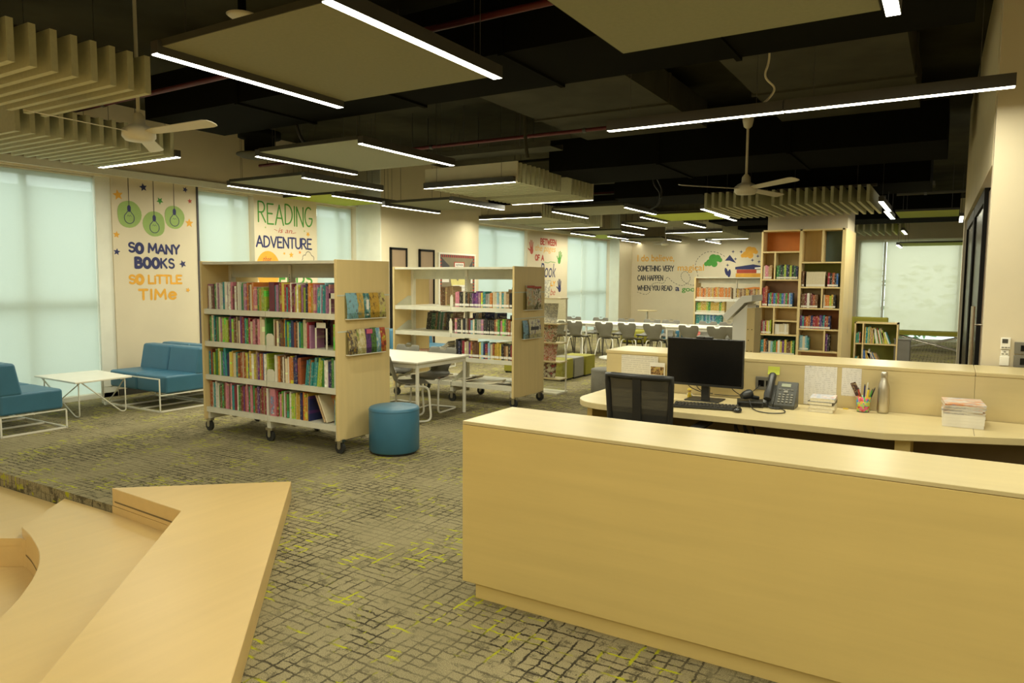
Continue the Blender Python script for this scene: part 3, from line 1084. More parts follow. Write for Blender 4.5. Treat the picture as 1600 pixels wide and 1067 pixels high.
# ------------------------------------------------------------------ ceiling fans
def make_fan(label, loc, angs, L=0.62, rod=1.1):
    t = thing('ceiling_fan', label, 'ceiling fan', loc, 0, 'cream ceiling fans')
    MB().lathe([(0.03, -0.065), (0.10, -0.06), (0.125, -0.03), (0.125, 0.02), (0.09, 0.05), (0.05, 0.07), (0.045, 0.13), (0.02, 0.16)], (0, 0, 0), 28).build('motor', 'fan', t)
    MB().tube([(0, 0, 0.15), (0, 0, rod)], 0.014, 12).build('downrod', 'fan', t)
    MB().lathe([(0.02, rod - 0.06), (0.045, rod - 0.04), (0.06, rod + 0.03), (0.06, rod + 0.06)], (0, 0, 0), 20).build('canopy', 'fan', t)
    for a in angs:
        b = MB()
        q = RZ(a) @ RX(math.radians(-13))
        prof = [(0.10, -0.028, 0.028), (0.2, -0.05, 0.045), (L - 0.06, -0.062, 0.058), (L - 0.015, -0.05, 0.048), (L, -0.02, 0.025)]
        vs = []
        for r, y0, y1 in prof:
            vs += [q @ Vector((r, y0, 0.003)), q @ Vector((r, y1, 0.003)), q @ Vector((r, y0, -0.003)), q @ Vector((r, y1, -0.003))]
        fs = []
        for i in range(len(prof) - 1):
            k, l = i * 4, (i + 1) * 4
            fs += [(k, l, l + 1, k + 1), (k + 2, k + 3, l + 3, l + 2), (k, k + 2, l + 2, l), (k + 1, l + 1, l + 3, k + 3)]
        e = (len(prof) - 1) * 4
        fs += [(0, 1, 3, 2), (e, e + 2, e + 3, e + 1)]
        b.add(vs, fs)
        b.build('blade', 'fan', t)
    return t


make_fan('cream ceiling fan turning over the timber steps, near the slatted baffles', (-5.58, 3.44, 2.75), [-1.5, 0.06, 2.42], 0.86, 1.12)
make_fan('cream ceiling fan hanging before the tall bookcase', (-2.0, 8.30, 2.64), [-2.25, -0.74, 1.32], 0.86, 0.72)
make_fan('far cream ceiling fan over the lettering wall corner', (-7.2, 20.5, 2.72), [0.3, 2.4, 4.5], 0.7, 0.6)
# ------------------------------------------------------------------ timber steps
def catmull(P, n=6):
    out = []
    for i in range(len(P) - 1):
        p0, p1, p2, p3 = P[max(i - 1, 0)], P[i], P[i + 1], P[min(i + 2, len(P) - 1)]
        for k in range(n):
            t = k / n
            out.append(tuple(0.5 * ((2 * p1[j]) + (-p0[j] + p2[j]) * t + (2 * p0[j] - 5 * p1[j] + 4 * p2[j] - p3[j]) * t * t + (-p0[j] + 3 * p1[j] - 3 * p2[j] + p3[j]) * t ** 3) for j in range(2)))
    out.append(P[-1])
    return out


o = (-3.2, 2.2, 0)
t = thing('timber_bench', 'V-shaped pale timber bench edging the sunken steps beside the carpet', 'bench', o)
MB(o).prism([(-4.963, 2.766), (-4.036, 3.555), (-1.05, 0.448), (-1.62, -0.02), (-2.76, 1.244), (-4.10, 2.716)], 0.002, 0.13).build('top', 'ply', t, bevel=0.003, seg=1)
MB(o).prism([(-4.962, 2.762), (-4.10, 2.7165), (-4.08, 2.74), (-4.96, 2.764)], -0.05, 0.0015).build('riser', 'ply', t)
MB(o).prism([(-4.93, 2.764), (-4.14, 2.717), (-4.14, 2.7155), (-4.93, 2.7625)], 0.030, 0.040).build('light_groove', 'under', t)

curve = catmull([(-5.184, 2.283), (-4.909, 2.217), (-4.55, 2.091), (-4.221, 1.896), (-3.859, 1.584), (-3.45, 1.12), (-3.1, 0.6), (-2.8, 0.0)])
s1 = [(-5.60, 2.764), (-3.66, 2.764), (-1.02, 0.0)] + curve[::-1]
o = (-4.2, 1.8, -0.05)
t = thing('timber_step', 'upper curved timber step sunk below the carpet, inside the V-shaped bench', 'step', o, 0, 'sunken timber steps')
MB(o).prism(s1, -0.309, -0.05).build('tread', 'ply', t, bevel=0.003, seg=1)
m = MB(o)
for (xa, ya), (xb, yb) in zip(curve[1:], curve[2:]):
    L = math.hypot(xb - xa, yb - ya)
    nx, ny = (yb - ya) / L * 0.0012, -(xb - xa) / L * 0.0012
    m.add([(xa + nx, ya + ny, -0.228), (xb + nx, yb + ny, -0.228), (xb + nx, yb + ny, -0.216), (xa + nx, ya + ny, -0.216)], [(0, 1, 2, 3)])
m.build('light_groove', 'under', t)
o = (-6.4, 2.2, -0.115)
t = thing('timber_step', 'lower timber step in the corner under the carpet edge', 'step', o, 0, 'sunken timber steps')
MB(o).prism([(-5.50, 2.764), (-5.10, 2.30), (-5.09, 2.262), (-5.146, 2.263), (-5.266, 2.187), (-6.4, 1.47), (-8.2, 1.0), (-8.2, 2.764)], -0.165, -0.115).build('tread', 'ply', t)
MB(o).prism([(-5.50, 2.764), (-5.10, 2.30), (-5.09, 2.266), (-5.147, 2.266), (-5.267, 2.19), (-6.4, 1.475), (-8.2, 1.005), (-8.2, 2.764)], -0.309, -0.166).build('riser', 'ply', t)

# ------------------------------------------------------------------ front counter
o = (0.0, 3.13, 0)
t = thing('service_counter', 'long blank maple counter with flat top in front of the desk', 'counter', o)
MB(o).box(-2.037, 1.75, 2.885, 2.91, 0.085, 0.886).build('front_panel', 'maple_side', t, bevel=0.002, seg=1)
MB(o).box(-2.037, -2.012, 2.911, 3.36, 0.085, 0.882).build('end_panel', 'maple_side', t)
MB(o).box(-2.037, 1.75, 2.885, 3.36, 0.888, 0.905).build('top', 'maple', t, bevel=0.002, seg=1)
MB(o).box(-2.034, 1.75, 2.888, 3.35, 0.8862, 0.8878).build('shadow_gap', 'under', t)
MB(o).box(-1.975, 1.7, 2.915, 2.94, 0.0, 0.085).box(-1.975, -1.95, 2.94, 3.34, 0, 0.085).build('plinth', 'maple_side', t)
MB(o).box(-2.0, 1.74, 3.33, 3.355, 0.0, 0.3).box(-0.1, -0.08, 2.94, 3.32, 0.0, 0.88).box(-1.99, 1.74, 2.93, 3.33, 0.30, 0.32).build('inner_shelf', 'under', t)

# ------------------------------------------------------------------ staff desk and its raised back ledge
o = (-0.9, 5.0, 0)
t = thing('staff_desk', 'long maple staff desk with a rounded end under the black monitor', 'desk', o)
poly = [(1.75, 5.315), (1.75, 5.03), (0.9, 5.03), (0.394, 4.82), (-0.20, 4.585), (-0.28, 4.56), (-2.02, 4.545)]
poly += [(-2.02 - 0.28 * math.sin(a), 4.825 - 0.28 * math.cos(a)) for a in [math.pi / 2 * k / 8 for k in range(1, 9)]]
poly += [(-2.30, 5.315)]
MB(o).prism(poly, 0.708, 0.75).build('worktop', 'maple', t, bevel=0.003, seg=1)
for a, b in ((-2.21, -2.17), (-0.23, -0.15), (1.66, 1.70)):
    MB(o).box(a, b, 4.70, 5.30, 0.0, 0.707).build('support_panel', 'maple_side', t)
MB(o).box(-2.16, 1.66, 5.28, 5.30, 0.15, 0.70).build('modesty_panel', 'under', t)
MB(o).box(0.158, 0.161, 4.74, 5.31, 0.7501, 0.7506).build('joint', 'under', t)

o = (-0.9, 5.54, 0)
t = thing('desk_ledge', 'raised maple ledge running behind the staff desk up to the beige wall', 'ledge', o)
MB(o).box(-2.335, 0.1642, 5.32, 5.345, 0, 1.025).box(0.1658, 1.75, 5.32, 5.345, 0, 1.025).build('front_panel', 'maple', t)
MB(o).box(-2.345, 0.164, 5.315, 5.78, 1.026, 1.052).build('top', 'maple', t, bevel=0.004)
MB(o).box(0.166, 1.75, 5.315, 5.78, 1.026, 1.052).build('top', 'maple', t, bevel=0.004)
MB(o).box(-2.335, -2.31, 5.346, 5.77, 0, 1.025).box(-2.31, 1.75, 5.745, 5.77, 0, 1.025).build('carcass', 'maple_side', t)

# ------------------------------------------------------------------ rolling bookcases
def rolling_bookcase(label, x0, x1, y0, y1, levels, name='rolling_bookcase', lips=None, backs=True):
    o = ((x0 + x1) / 2, (y0 + y1) / 2, 0)
    xm = o[0]
    ym = o[1]
    H = 1.78
    t = thing(name, label, 'bookcase', o)
    for a, b in ((x0, x0 + 0.03), (x1 - 0.03, x1)):
        e = MB(o).box(a, b, y0, y1, 0.125, H).build('end_panel', 'maple_dull', t, bevel=0.002, seg=1)
    a, b = x0 + 0.03, x1 - 0.03
    MB(o).box(a, b, y0 + 0.01, y1 - 0.01, H - 0.035, H - 0.008).build('canopy', 'cream_metal', t)
    MB(o).box(a, b, ym - 0.012, ym + 0.012, H - 0.165, H - 0.036).build('top_rail', 'cream_dark', t)
    for x in (a + 0.02, xm, b - 0.02):
        u = MB(o).box(x - 0.02, x + 0.02, ym - 0.03, ym + 0.03, 0.10, H - 0.04).build('upright', 'cream_metal', t)
        if x == xm:
            s = MB(o)
            for k in range(60):
                z = 0.25 + k * 0.0235
                s.box(x - 0.004, x + 0.004, ym - 0.0315, ym - 0.0302, z, z + 0.012)
            s.build('slot_row', 'dark_metal', u)
    for i, z in enumerate(levels):
        for (p, q) in ((a, xm - 0.004), (xm + 0.004, b)):
            for (f, g) in ((y0 + 0.02, ym - 0.02), (ym + 0.02, y1 - 0.02)):
                s = MB(o).box(p, q, f, g, z - 0.012, z)
                yf = f if f < ym - 0.1 else g
                s.box(p, q, yf - 0.006, yf + 0.006, z - 0.05, z + 0.004)
                s.build('shelf', 'cream_metal', t)
        for x in (a + 0.003, xm - 0.006, xm + 0.006, b - 0.003):
            MB(o).prism_dir([(y0 + 0.04, z - 0.01), (ym - 0.02, z - 0.01), (ym - 0.02, z + 0.13), (ym - 0.10, z + 0.13), (y0 + 0.06, z + 0.02)], lambda p, q, k, x=x: (x - 0.0012 + 0.0024 * k, p, q)).build('shelf_bracket', 'cream_dark', t)
    k = MB(o)
    for x in (a + 0.01, xm, b - 0.01):
        k.box(x - 0.025, x + 0.025, y0 + 0.03, y1 - 0.03, 0.135, 0.205)
    k.box(a, b, ym - 0.03, ym + 0.03, 0.15, 0.2)
    k.build('base_frame', 'cream_metal', t)
    for x in (a - 0.002, xm, b + 0.002):
        for y in (y0 + 0.05, y1 - 0.05):
            w = MB(o)
            w.tube([(x, y - 0.0125, 0.055), (x, y + 0.0125, 0.055)], 0.055, 20)
            cs = w.build('caster', 'rubber', t)
            MB(o).box(x - 0.045, x + 0.045, y - 0.025, y + 0.02, 0.112, 0.136).box(x - 0.02, x + 0.02, y - 0.022, y - 0.016, 0.05, 0.114).box(x - 0.02, x + 0.02, y + 0.016, y + 0.022, 0.05, 0.114).tube([(x, y - 0.024, 0.055), (x, y + 0.024, 0.055)], 0.014, 10).build('fork', 'chrome', cs)
    g = MB(o)
    for z in (1.455, 1.125):
        g.box(x1, x1 + 0.0015, y0 + 0.004, y1 - 0.004, z - 0.007, z + 0.007)
    g.build('display_groove', 'cream_dark', t)
    return t


S1 = (-6.645, -4.70, 4.70, 5.41)
S2 = (-6.56, -4.60, 7.62, 8.40)
L1 = [1.285, 0.950, 0.600, 0.258]
L2 = [1.250, 0.905, 0.594, 0.262]
rolling_bookcase('full rolling bookcase of thin picture books beside the round teal stool', *S1, L1)
rolling_bookcase('half empty rolling bookcase behind the white table and grey chairs', *S2, L2)

# acrylic pockets on the end panels, with magazines in them
def pocket(x, y0, y1, z0, z1, label):
    o = (x, (y0 + y1) / 2, z0)
    t = thing('magazine_pocket', label, 'magazine rack', o, 0, 'clear pockets on the bookcase ends')
    MB(o).box(x + 0.001, x + 0.004, y0, y1, z0, z1).build('back_plate', 'acrylic', t)
    MB(o).box(x + 0.004, x + 0.055, y0, y1, z0, z0 + 0.006).build('ledge', 'white_metal', t)
    MB(o).box(x + 0.052, x + 0.055, y0, y1, z0 + 0.006, z0 + 0.06).build('lip', 'acrylic', t)


INK = {
    'teal': (0.03, 0.22, 0.24), 'sky': (0.22, 0.42, 0.50), 'sand': (0.55, 0.45, 0.20), 'gold': (0.52, 0.32, 0.05), 'umber': (0.10, 0.05, 0.02),
    'ivory': (0.72, 0.68, 0.52), 'red': (0.42, 0.05, 0.03), 'ink': (0.03, 0.03, 0.06), 'leaf': (0.10, 0.22, 0.04), 'pink': (0.62, 0.12, 0.16),
    'lime': (0.50, 0.55, 0.05), 'orange': (0.65, 0.20, 0.04), 'blue': (0.06, 0.14, 0.40), 'grey': (0.30, 0.29, 0.25), 'purple': (0.14, 0.05, 0.20),
}


def magazine(x, y, w, z0, h, inks, label, seed, lean=0.06, cat='magazine', curl=0.01, group='magazines on the bookcase end panels', stripe=None):
    """A magazine standing face-out on an end panel (faces +x)."""
    o = (x, y, z0)
    t = MB(o)
    n = 6
    vs = []
    for k in range(n + 1):
        zz = h * k / n
        dx = lean * (1 - k / n) * 0.35 + curl * math.sin(math.pi * k / n)
        for s in (-1, 1):
            vs.append((x + dx + 0.004, y + s * w / 2, z0 + zz))
        for s in (-1, 1):
            vs.append((x + dx - 0.002, y + s * w / 2, z0 + zz))
    fs = []
    for k in range(n):
        b, c = k * 4, k * 4 + 4
        fs += [(b, b + 1, c + 1, c), (b + 3, b + 2, c + 2, c + 3), (b + 1, b + 3, c + 3, c + 1), (b + 2, b, c, c + 2)]
    fs += [(0, 2, 3, 1), (n * 4, n * 4 + 1, n * 4 + 3, n * 4 + 2)]
    t.add(vs, fs)
    ob = t.build('magazine', print_mat("magazine_print", [INK[i] for i in inks], 26.0, seed, (1, 1.1, 0.8)), loc=o)
    tag(ob, label, cat, group)
    if stripe:
        k = MB(o)
        k.box(x + lean * 0.2 + 0.0135, x + lean * 0.2 + 0.0145, y + stripe[0] * w, y + stripe[1] * w, z0 + h * stripe[2], z0 + h * stripe[3])
        k.build('title_strip', stripe[4], ob)
    return ob


PX = -4.698
pocket(PX, 4.795, 5.30, 1.235, 1.46, 'upper clear pocket on the end of the full rolling bookcase')
for i, (y, w, h, inks, lb) in enumerate((
    (4.875, 0.155, 0.235, ('leaf', 'sky', 'sky', 'umber'), 'magazine with a blue green landscape cover, first in the upper pocket'),
    (4.985, 0.10, 0.235, ('sand', 'gold', 'teal'), 'magazine with a teal and sand cover, second in the upper pocket'),
    (5.055, 0.085, 0.23, ('ivory', 'teal', 'umber'), 'magazine with a pale spine strip, middle of the upper pocket'),
    (5.155, 0.13, 0.235, ('umber', 'gold', 'gold', 'umber'), 'magazine with a golden brown cover, upper pocket'),
    (5.255, 0.085, 0.235, ('umber', 'sand', 'lime'), 'magazine with a lime corner, last in the upper pocket'),
)):
    magazine(PX + 0.008 + 0.004 * i, y, w, 1.243, h, inks, lb, 3.1 * i, stripe=(-0.2, 0.2, 0.1, 0.75, 'card') if i == 2 else None)
pocket(PX, 4.80, 5.29, 0.905, 1.12, 'lower clear pocket on the end of the full rolling bookcase')
for i, (y, w, h, inks, lb) in enumerate((
    (4.875, 0.125, 0.225, ('umber', 'sand', 'ink', 'gold'), 'magazine with a dark speckled cover, first in the lower pocket'),
    (4.985, 0.12, 0.23, ('ivory', 'sand', 'leaf'), 'magazine with a cream and ochre cover, second in the lower pocket'),
    (5.075, 0.08, 0.228, ('ink', 'purple', 'ink'), 'magazine with a pink top and dark cover, lower pocket'),
    (5.145, 0.085, 0.235, ('ink', 'leaf', 'ink'), 'magazine with a black green cover, lower pocket'),
    (5.205, 0.07, 0.23, ('blue', 'sky', 'ivory'), 'magazine with a blue cover, lower pocket'),
    (5.262, 0.07, 0.232, ('umber', 'red', 'lime'), 'magazine with a brown cover and lime head, last in the lower pocket'),
)):
    magazine(PX + 0.008 + 0.004 * i, y, w, 0.912, h, inks, lb, 2.3 * i + 7, stripe=(-0.5, 0.5, 0.8, 0.99, plain("pink_cover", (0.6, 0.12, 0.2), 0.5)) if i == 2 else None)
PX2 = -4.598
pocket(PX2, 7.83, 8.25, 1.225, 1.45, 'upper clear pocket on the end of the half empty bookcase')
magazine(PX2 + 0.01, 7.97, 0.19, 1.232, 0.31, ('ivory', 'grey', 'sand', 'red'), 'comic with a red head and pale panels, upper pocket of the half empty bookcase', 31, stripe=(-0.5, 0.5, 0.9, 0.99, 'brick_red'))
magazine(PX2 + 0.014, 8.15, 0.17, 1.232, 0.30, ('leaf', 'umber', 'ivory', 'red'), 'comic with a green and black cover, upper pocket of the half empty bookcase', 33, stripe=(-0.5, 0.5, 0.9, 0.99, 'brick_red'))
pocket(PX2, 7.80, 8.25, 0.86, 1.06, 'lower clear pocket on the end of the half empty bookcase')
magazine(PX2 + 0.01, 7.86, 0.12, 0.868, 0.23, ('blue', 'sky', 'ink'), 'small book with a blue cover, lower pocket of the half empty bookcase', 35)
magazine(PX2 + 0.014, 8.09, 0.29, 0.868, 0.24, ('ivory', 'sand', 'ivory', 'grey', 'purple'), 'wide cream picture book, lower pocket of the half empty bookcase', 37, stripe=(-0.4, 0.3, 0.42, 0.6, 'charcoal_paint'))

# ------------------------------------------------------------------ pouf, sofas, coffee table
def round_pouf(x, y, r, h, mat, label):
    t = thing('round_pouf', label, 'stool', (x, y, 0))
    MB().lathe([(r - 0.012, 0.022), (r, 0.035), (r, h - 0.02), (r - 0.006, h - 0.006), (r - 0.02, h), (0.001, h + 0.002)], (0, 0, 0), 48).build('upholstery', mat, t)
    MB().lathe([(r - 0.03, 0.0), (r - 0.03, 0.022)], (0, 0, 0), 32).build('base_disc', 'rubber', t)
    MB().lathe([(r + 0.0015, h - 0.03), (r + 0.0035, h - 0.026), (r + 0.0015, h - 0.022)], (0, 0, 0), 48).build('seam', mat, t)
    return t


round_pouf(-4.36, 5.075, 0.232, 0.432, 'teal', 'round teal pouf on the carpet at the end of the full bookcase')
round_pouf(-3.98, 9.10, 0.225, 0.40, 'grey_fabric', 'round grey pouf beside the end of the desk ledge')


def sofa(label, loc, rz, W=1.2, D=0.62, front=0.09, top=True):
    """Two-seat armless sofa; front towards -y, its open frame end at +x side."""
    t = thing('lounge_sofa', label, 'sofa', loc, rz, 'low teal sofas')
    for k in range(2):
        x0 = -W / 2 + k * W / 2
        MB().box(x0 + 0.003, x0 + W / 2 - 0.003, -D / 2, D / 2 - 0.0, 0.21, 0.425).build('seat', 'teal', t, bevel=0.03, seg=3)
        b = MB()
        b.prism_dir([(D / 2 - 0.22, 0.40), (D / 2 - 0.155, 0.735), (D / 2 + 0.012, 0.735), (D / 2 + 0.01, 0.40)], lambda p, q, s, x0=x0: (x0 + 0.003 + s * (W / 2 - 0.006), p, q))
        b.build('backrest', 'teal', t, bevel=0.03, seg=3)
    f = MB()
    r = 0.0065
    X0, X1, Y0, Y1 = -W / 2 - 0.02, W / 2 + 0.012, -D / 2 - front, D / 2 + 0.01
    for x in (X0, X1):
        f.box(x - r, x + r, Y0 - r, Y0 + r, 0.0, 0.405 if top else 0.2)
        f.box(x - r, x + r, Y1 - r, Y1 + r, 0.0, 0.21)
        f.box(x - r, x + r, Y0, Y1, 0.0, 0.018)
        f.box(x - r, x + r, Y0, Y1, 0.196, 0.208)
    if top:
        f.box(X0, X1, Y0 - r, Y0 + r, 0.392, 0.405)
    for y in (Y0, Y1):
        f.box(X0, X1, y - r, y + r, 0.0, 0.018)
    for x in (-W / 6, W / 6):
        f.box(x - r, x + r, Y0, Y1, 0.0, 0.018)
    f.box(X0, X1, -r, r, 0.19, 0.208)
    f.build('wire_frame', 'white_metal', t)
    return t


sofa('low teal sofa under the light bulb mural, facing the timber steps', (-8.59, 5.46, 0), 0)
sofa('low teal sofa with its back to the timber steps, facing the coffee table', (-8.66, 3.69, 0), math.pi, 1.30, 0.60, 0.012, False)
sofa('low teal sofa back to back behind the one under the light bulb mural', (-8.60, 6.20, 0), math.pi)
sofa('low teal sofa standing alone behind the half empty bookcase', (-8.20, 10.2, 0), math.pi / 2)

o = (-8.88, 4.68, 0)
t = thing('coffee_table', 'low cream coffee table on bent wire legs between the two teal sofas', 'table', o)
MB(o).prism([(-9.36, 4.34), (-8.37, 4.30), (-8.40, 4.98), (-9.30, 5.06)], 0.402, 0.422).build('top', 'white_top', t, bevel=0.004)
for a, b in (((-8.42, 4.90), (-8.42, 4.40)), ((-8.42, 4.36), (-9.27, 4.38)), ((-9.30, 4.42), (-9.28, 4.98)), ((-9.05, 4.99), (-8.48, 4.94))):
    ax = (b[0] - a[0]) * 0.10, (b[1] - a[1]) * 0.10
    pts = [(a[0] + ax[0], a[1] + ax[1], 0.398), (a[0], a[1], 0.398), (a[0], a[1], 0.009), (a[0] + ax[0] * 1.1, a[1] + ax[1] * 1.1, 0.009), (b[0], b[1], 0.398)]
    MB(o).tube(rounded(pts, 0.035, 6), 0.0075, 8).build('leg', 'white_metal', t)

# ------------------------------------------------------------------ grey shell chairs
def shell_mesh():
    prof = [(-0.265, 0.765), (-0.258, 0.73), (-0.245, 0.66), (-0.225, 0.59), (-0.205, 0.53), (-0.195, 0.485), (-0.175, 0.45), (-0.13, 0.43), (-0.05, 0.425), (0.06, 0.43), (0.15, 0.438), (0.20, 0.432), (0.225, 0.41)]
    wid = [0.19, 0.205, 0.20, 0.17, 0.135, 0.125, 0.14, 0.175, 0.20, 0.205, 0.20, 0.19, 0.17]
    crv = [0.005, 0.008, 0.014, 0.022, 0.03, 0.034, 0.03, 0.02, 0.014, 0.012, 0.008, 0.004, 0.0]
    n = 8
    m = MB()
    vs, fs = [], []
    for (y, z), w, c in zip(prof, wid, crv):
        for j in range(n + 1):
            u = -1 + 2 * j / n
            up = c * u * u
            k = 1.0 if z > 0.46 and y < -0.18 else 0.0
            vs.append((w * u, y + up * k, z + up * (1 - k)))
    for i in range(len(prof) - 1):
        for j in range(n):
            if i == 0 and 3 <= j <= 4:
                continue
            fs.append((i * (n + 1) + j, i * (n + 1) + j + 1, (i + 1) * (n + 1) + j + 1, (i + 1) * (n + 1) + j))
    # the bar that closes the hand hole
    b = len(vs)
    y, z = prof[0]
    vs += [(-0.05, y - 0.004, z + 0.012), (0.05, y - 0.004, z + 0.012), (-0.05, y, z - 0.004), (0.05, y, z - 0.004)]
    fs.append((b, b + 1, b + 3, b + 2))
    m.add(vs, fs, 0, True)
    return m


def make_chair(label, loc, rz, sled=False, group=None):
    """Seat faces +y."""
    t = thing('shell_chair', label, 'chair', loc, rz, group)
    shell_mesh().build('seat_shell', 'shell', t, sub=1, solid=0.010)
    if not sled:
        for sx in (-1, 1):
            MB().tube(rounded([(sx * 0.06, -0.09, 0.415), (sx * 0.15, -0.13, 0.415), (sx * 0.215, -0.24, 0.0)], 0.07, 6), 0.011, 8).build('leg', 'white_metal', t)
            MB().tube(rounded([(sx * 0.06, 0.11, 0.415), (sx * 0.16, 0.13, 0.415), (sx * 0.215, 0.21, 0.0)], 0.07, 6), 0.011, 8).build('leg', 'dark_metal', t)
        MB().box(-0.10, 0.10, -0.12, 0.14, 0.408, 0.422).build('seat_plate', 'dark_metal', t)
    else:
        f = MB()
        f.tube(rounded([(-0.17, -0.10, 0.415), (-0.19, 0.17, 0.405), (-0.20, 0.20, 0.012), (-0.20, -0.26, 0.012), (0.20, -0.26, 0.012), (0.20, 0.20, 0.012), (0.19, 0.17, 0.405), (0.17, -0.10, 0.415)], 0.07, 6), 0.0125, 8)
        f.build('cantilever_frame', 'white_metal', t)
        MB().box(-0.17, 0.17, -0.06, -0.03, 0.41, 0.423).build('seat_plate', 'dark_metal', t)
    return t


ch0 = make_chair('grey shell chair with its back to the bookcase end, tucked under the white table', (-5.22, 6.36, 0), -0.7, True, 'chairs round the white table')
dup(ch0, (-5.38, 6.98, 0), math.pi + 0.1, 'grey shell chair across the white table, before the magazines shelf')
dup(ch0, (-6.0, 7.0, 0), math.pi - 0.05, 'grey shell chair across the white table, nearest its hidden end')
dup(ch0, (-6.15, 6.35, 0), 0.05, 'grey shell chair hidden behind the full bookcase at the white table')

# ------------------------------------------------------------------ tables
def white_table(label, x0, x1, y0, y1, h=0.70, group=None):
    o = ((x0 + x1) / 2, (y0 + y1) / 2, 0)
    t = thing('white_table', label, 'table', o, 0, group)
    MB(o).box(x0, x1, y0, y1, h - 0.025, h).build('tabletop', 'white_top', t, bevel=0.006)
    MB(o).box(x0 + 0.05, x1 - 0.05, y0 + 0.03, y0 + 0.05, h - 0.075, h - 0.026).box(x0 + 0.05, x1 - 0.05, y1 - 0.05, y1 - 0.03, h - 0.075, h - 0.026).box(x0 + 0.03, x0 + 0.05, y0 + 0.03, y1 - 0.03, h - 0.075, h - 0.026).box(x1 - 0.05, x1 - 0.03, y0 + 0.03, y1 - 0.03, h - 0.075, h - 0.026).build('apron', 'white_metal', t)
    for x in (x0 + 0.045, x1 - 0.045):
        for y in (y0 + 0.045, y1 - 0.045):
            MB(o).tube([(x, y, 0), (x, y, h - 0.026)], 0.021, 12).build('leg', 'white_metal', t)
    return t


white_table('white table with round legs between the two rolling bookcases', -6.42, -4.94, 6.15, 7.14)
GT = 'long white tables in a row'
white_table('long white table nearest the window wall, in the far row', -8.48, -6.755, 14.05, 15.0, group=GT)
white_table('long white table in the middle of the far row', -6.725, -4.97, 14.05, 15.0, group=GT)
white_table('long white table at the column end of the far row', -4.92, -3.25, 14.05, 15.0, group=GT)

GC = 'grey chairs along the near side of the long tables'
cf = make_chair('grey shell chair half hidden by the magazine stand, first at the long tables', (-7.18, 13.88, 0), 0.05, False, GC)
for x, a, lb in ((-6.75, -0.03, 'grey shell chair second from the magazine stand, near side of the long tables'),
                 (-6.07, 0.02, 'grey shell chair third from the magazine stand, just past the table joint'),
                 (-5.55, -0.04, 'grey shell chair fourth from the magazine stand, near side of the long tables'),
                 (-5.02, 0.03, 'grey shell chair fifth from the magazine stand, before the blue tub seat'),
                 (-4.28, -0.02, 'grey shell chair sixth from the magazine stand, over the desk monitor'),
                 (-3.74, 0.04, 'grey shell chair seventh from the magazine stand, over the desk monitor'),
                 (-3.36, -0.02, 'grey shell chair last in the near row, partly behind the white angular stand')):
    dup(cf, (x, 13.88, 0), a, lb)
GD = 'grey chairs along the far side of the long tables'
for i, x in enumerate((-7.58, -6.90, -6.24, -5.65, -5.19, -4.40, -3.93)):
    nm = ('first', 'second', 'third', 'fourth', 'fifth', 'sixth', 'last')[i]
    dup(cf, (x, 15.05, 0), math.pi + 0.05 * (-1) ** i, 'grey shell chair facing us across the long tables, %s counted from the windows' % nm, GD)

# cube stools by the half empty bookcase
def cube(label, x0, x1, y0, y1, h, mat):
    o = ((x0 + x1) / 2, (y0 + y1) / 2, 0)
    t = thing('cube_stool', label, 'stool', o, 0, 'square stools in a line')
    MB(o).box(x0, x1, y0, y1, 0.025, h).build('upholstery', mat, t, bevel=0.012, seg=3)
    MB(o).box(x0 + 0.02, x1 - 0.02, y0 + 0.02, y1 - 0.02, 0.0, 0.0248).build('base', 'rubber', t)


cube('yellow cube stool nearest us, against the half empty bookcase', -5.66, -5.20, 10.13, 10.50, 0.345, 'olive')
cube('grey cube stool between two yellow ones', -5.62, -5.19, 10.53, 10.88, 0.345, 'grey_fabric')
cube('yellow cube stool behind the grey one', -5.62, -5.17, 10.91, 11.28, 0.345, 'olive')
cube('yellow cube stool seen under the half empty bookcase', -6.6, -6.15, 10.6, 11.05, 0.40, 'olive')

o = (-4.05, 9.72, 0)
t = thing('round_table', 'small round cream table behind the end of the desk ledge', 'table', o)
MB(o).lathe([(0.30, 0.475), (0.315, 0.48), (0.315, 0.498), (0.31, 0.50)], o, 40).build('tabletop', 'white_top', t)
MB(o).lathe([(0.16, 0.0), (0.16, 0.474)], o, 30).build('drum_base', 'cream_dark', t)

# ------------------------------------------------------------------ far seats and cafe table
def tub(label, x, y, mat, rz=0.0, w=0.62):
    t = thing('tub_seat', label, 'seat', (x, y, 0), rz, 'coloured tub seats')
    MB().lathe([(w / 2 - 0.05, 0.03), (w / 2, 0.06), (w / 2, 0.31), (w / 2 - 0.03, 0.34), (0.001, 0.345)], (0, 0, 0), 28).build('seat', mat, t)
    b = MB()
    vs, fs = [], []
    n = 14
    for i in range(n + 1):
        a = math.pi * (0.08 + 0.84 * i / n)
        for rr, zz in ((w / 2 + 0.005, 0.06), (w / 2 + 0.02, 0.46), (w / 2 - 0.06, 0.46), (w / 2 - 0.05, 0.34)):
            vs.append((rr * math.cos(a), rr * math.sin(a), zz))
    for i in range(n):
        for k in range(4):
            fs.append((i * 4 + k, i * 4 + (k + 1) % 4, i * 4 + 4 + (k + 1) % 4, i * 4 + 4 + k))
    fs += [(0, 3, 2, 1), (n * 4, n * 4 + 1, n * 4 + 2, n * 4 + 3)]
    b.add(vs, fs, 0, True)
    b.build('backrest', mat, t)
    MB().lathe([(w / 2 - 0.08, 0.0), (w / 2 - 0.08, 0.03)], (0, 0, 0), 20).build('base', 'rubber', t)


tub('olive tub seat seen under the middle long table', -6.95, 17.7, 'olive', 0, 0.8)
tub('blue tub seat seen under the long tables beside the olive one', -6.18, 18.3, 'teal', 0, 0.58)
tub('red tub seat seen under the long tables at the column end', -5.05, 17.7, 'red_fabric', 0, 0.56)

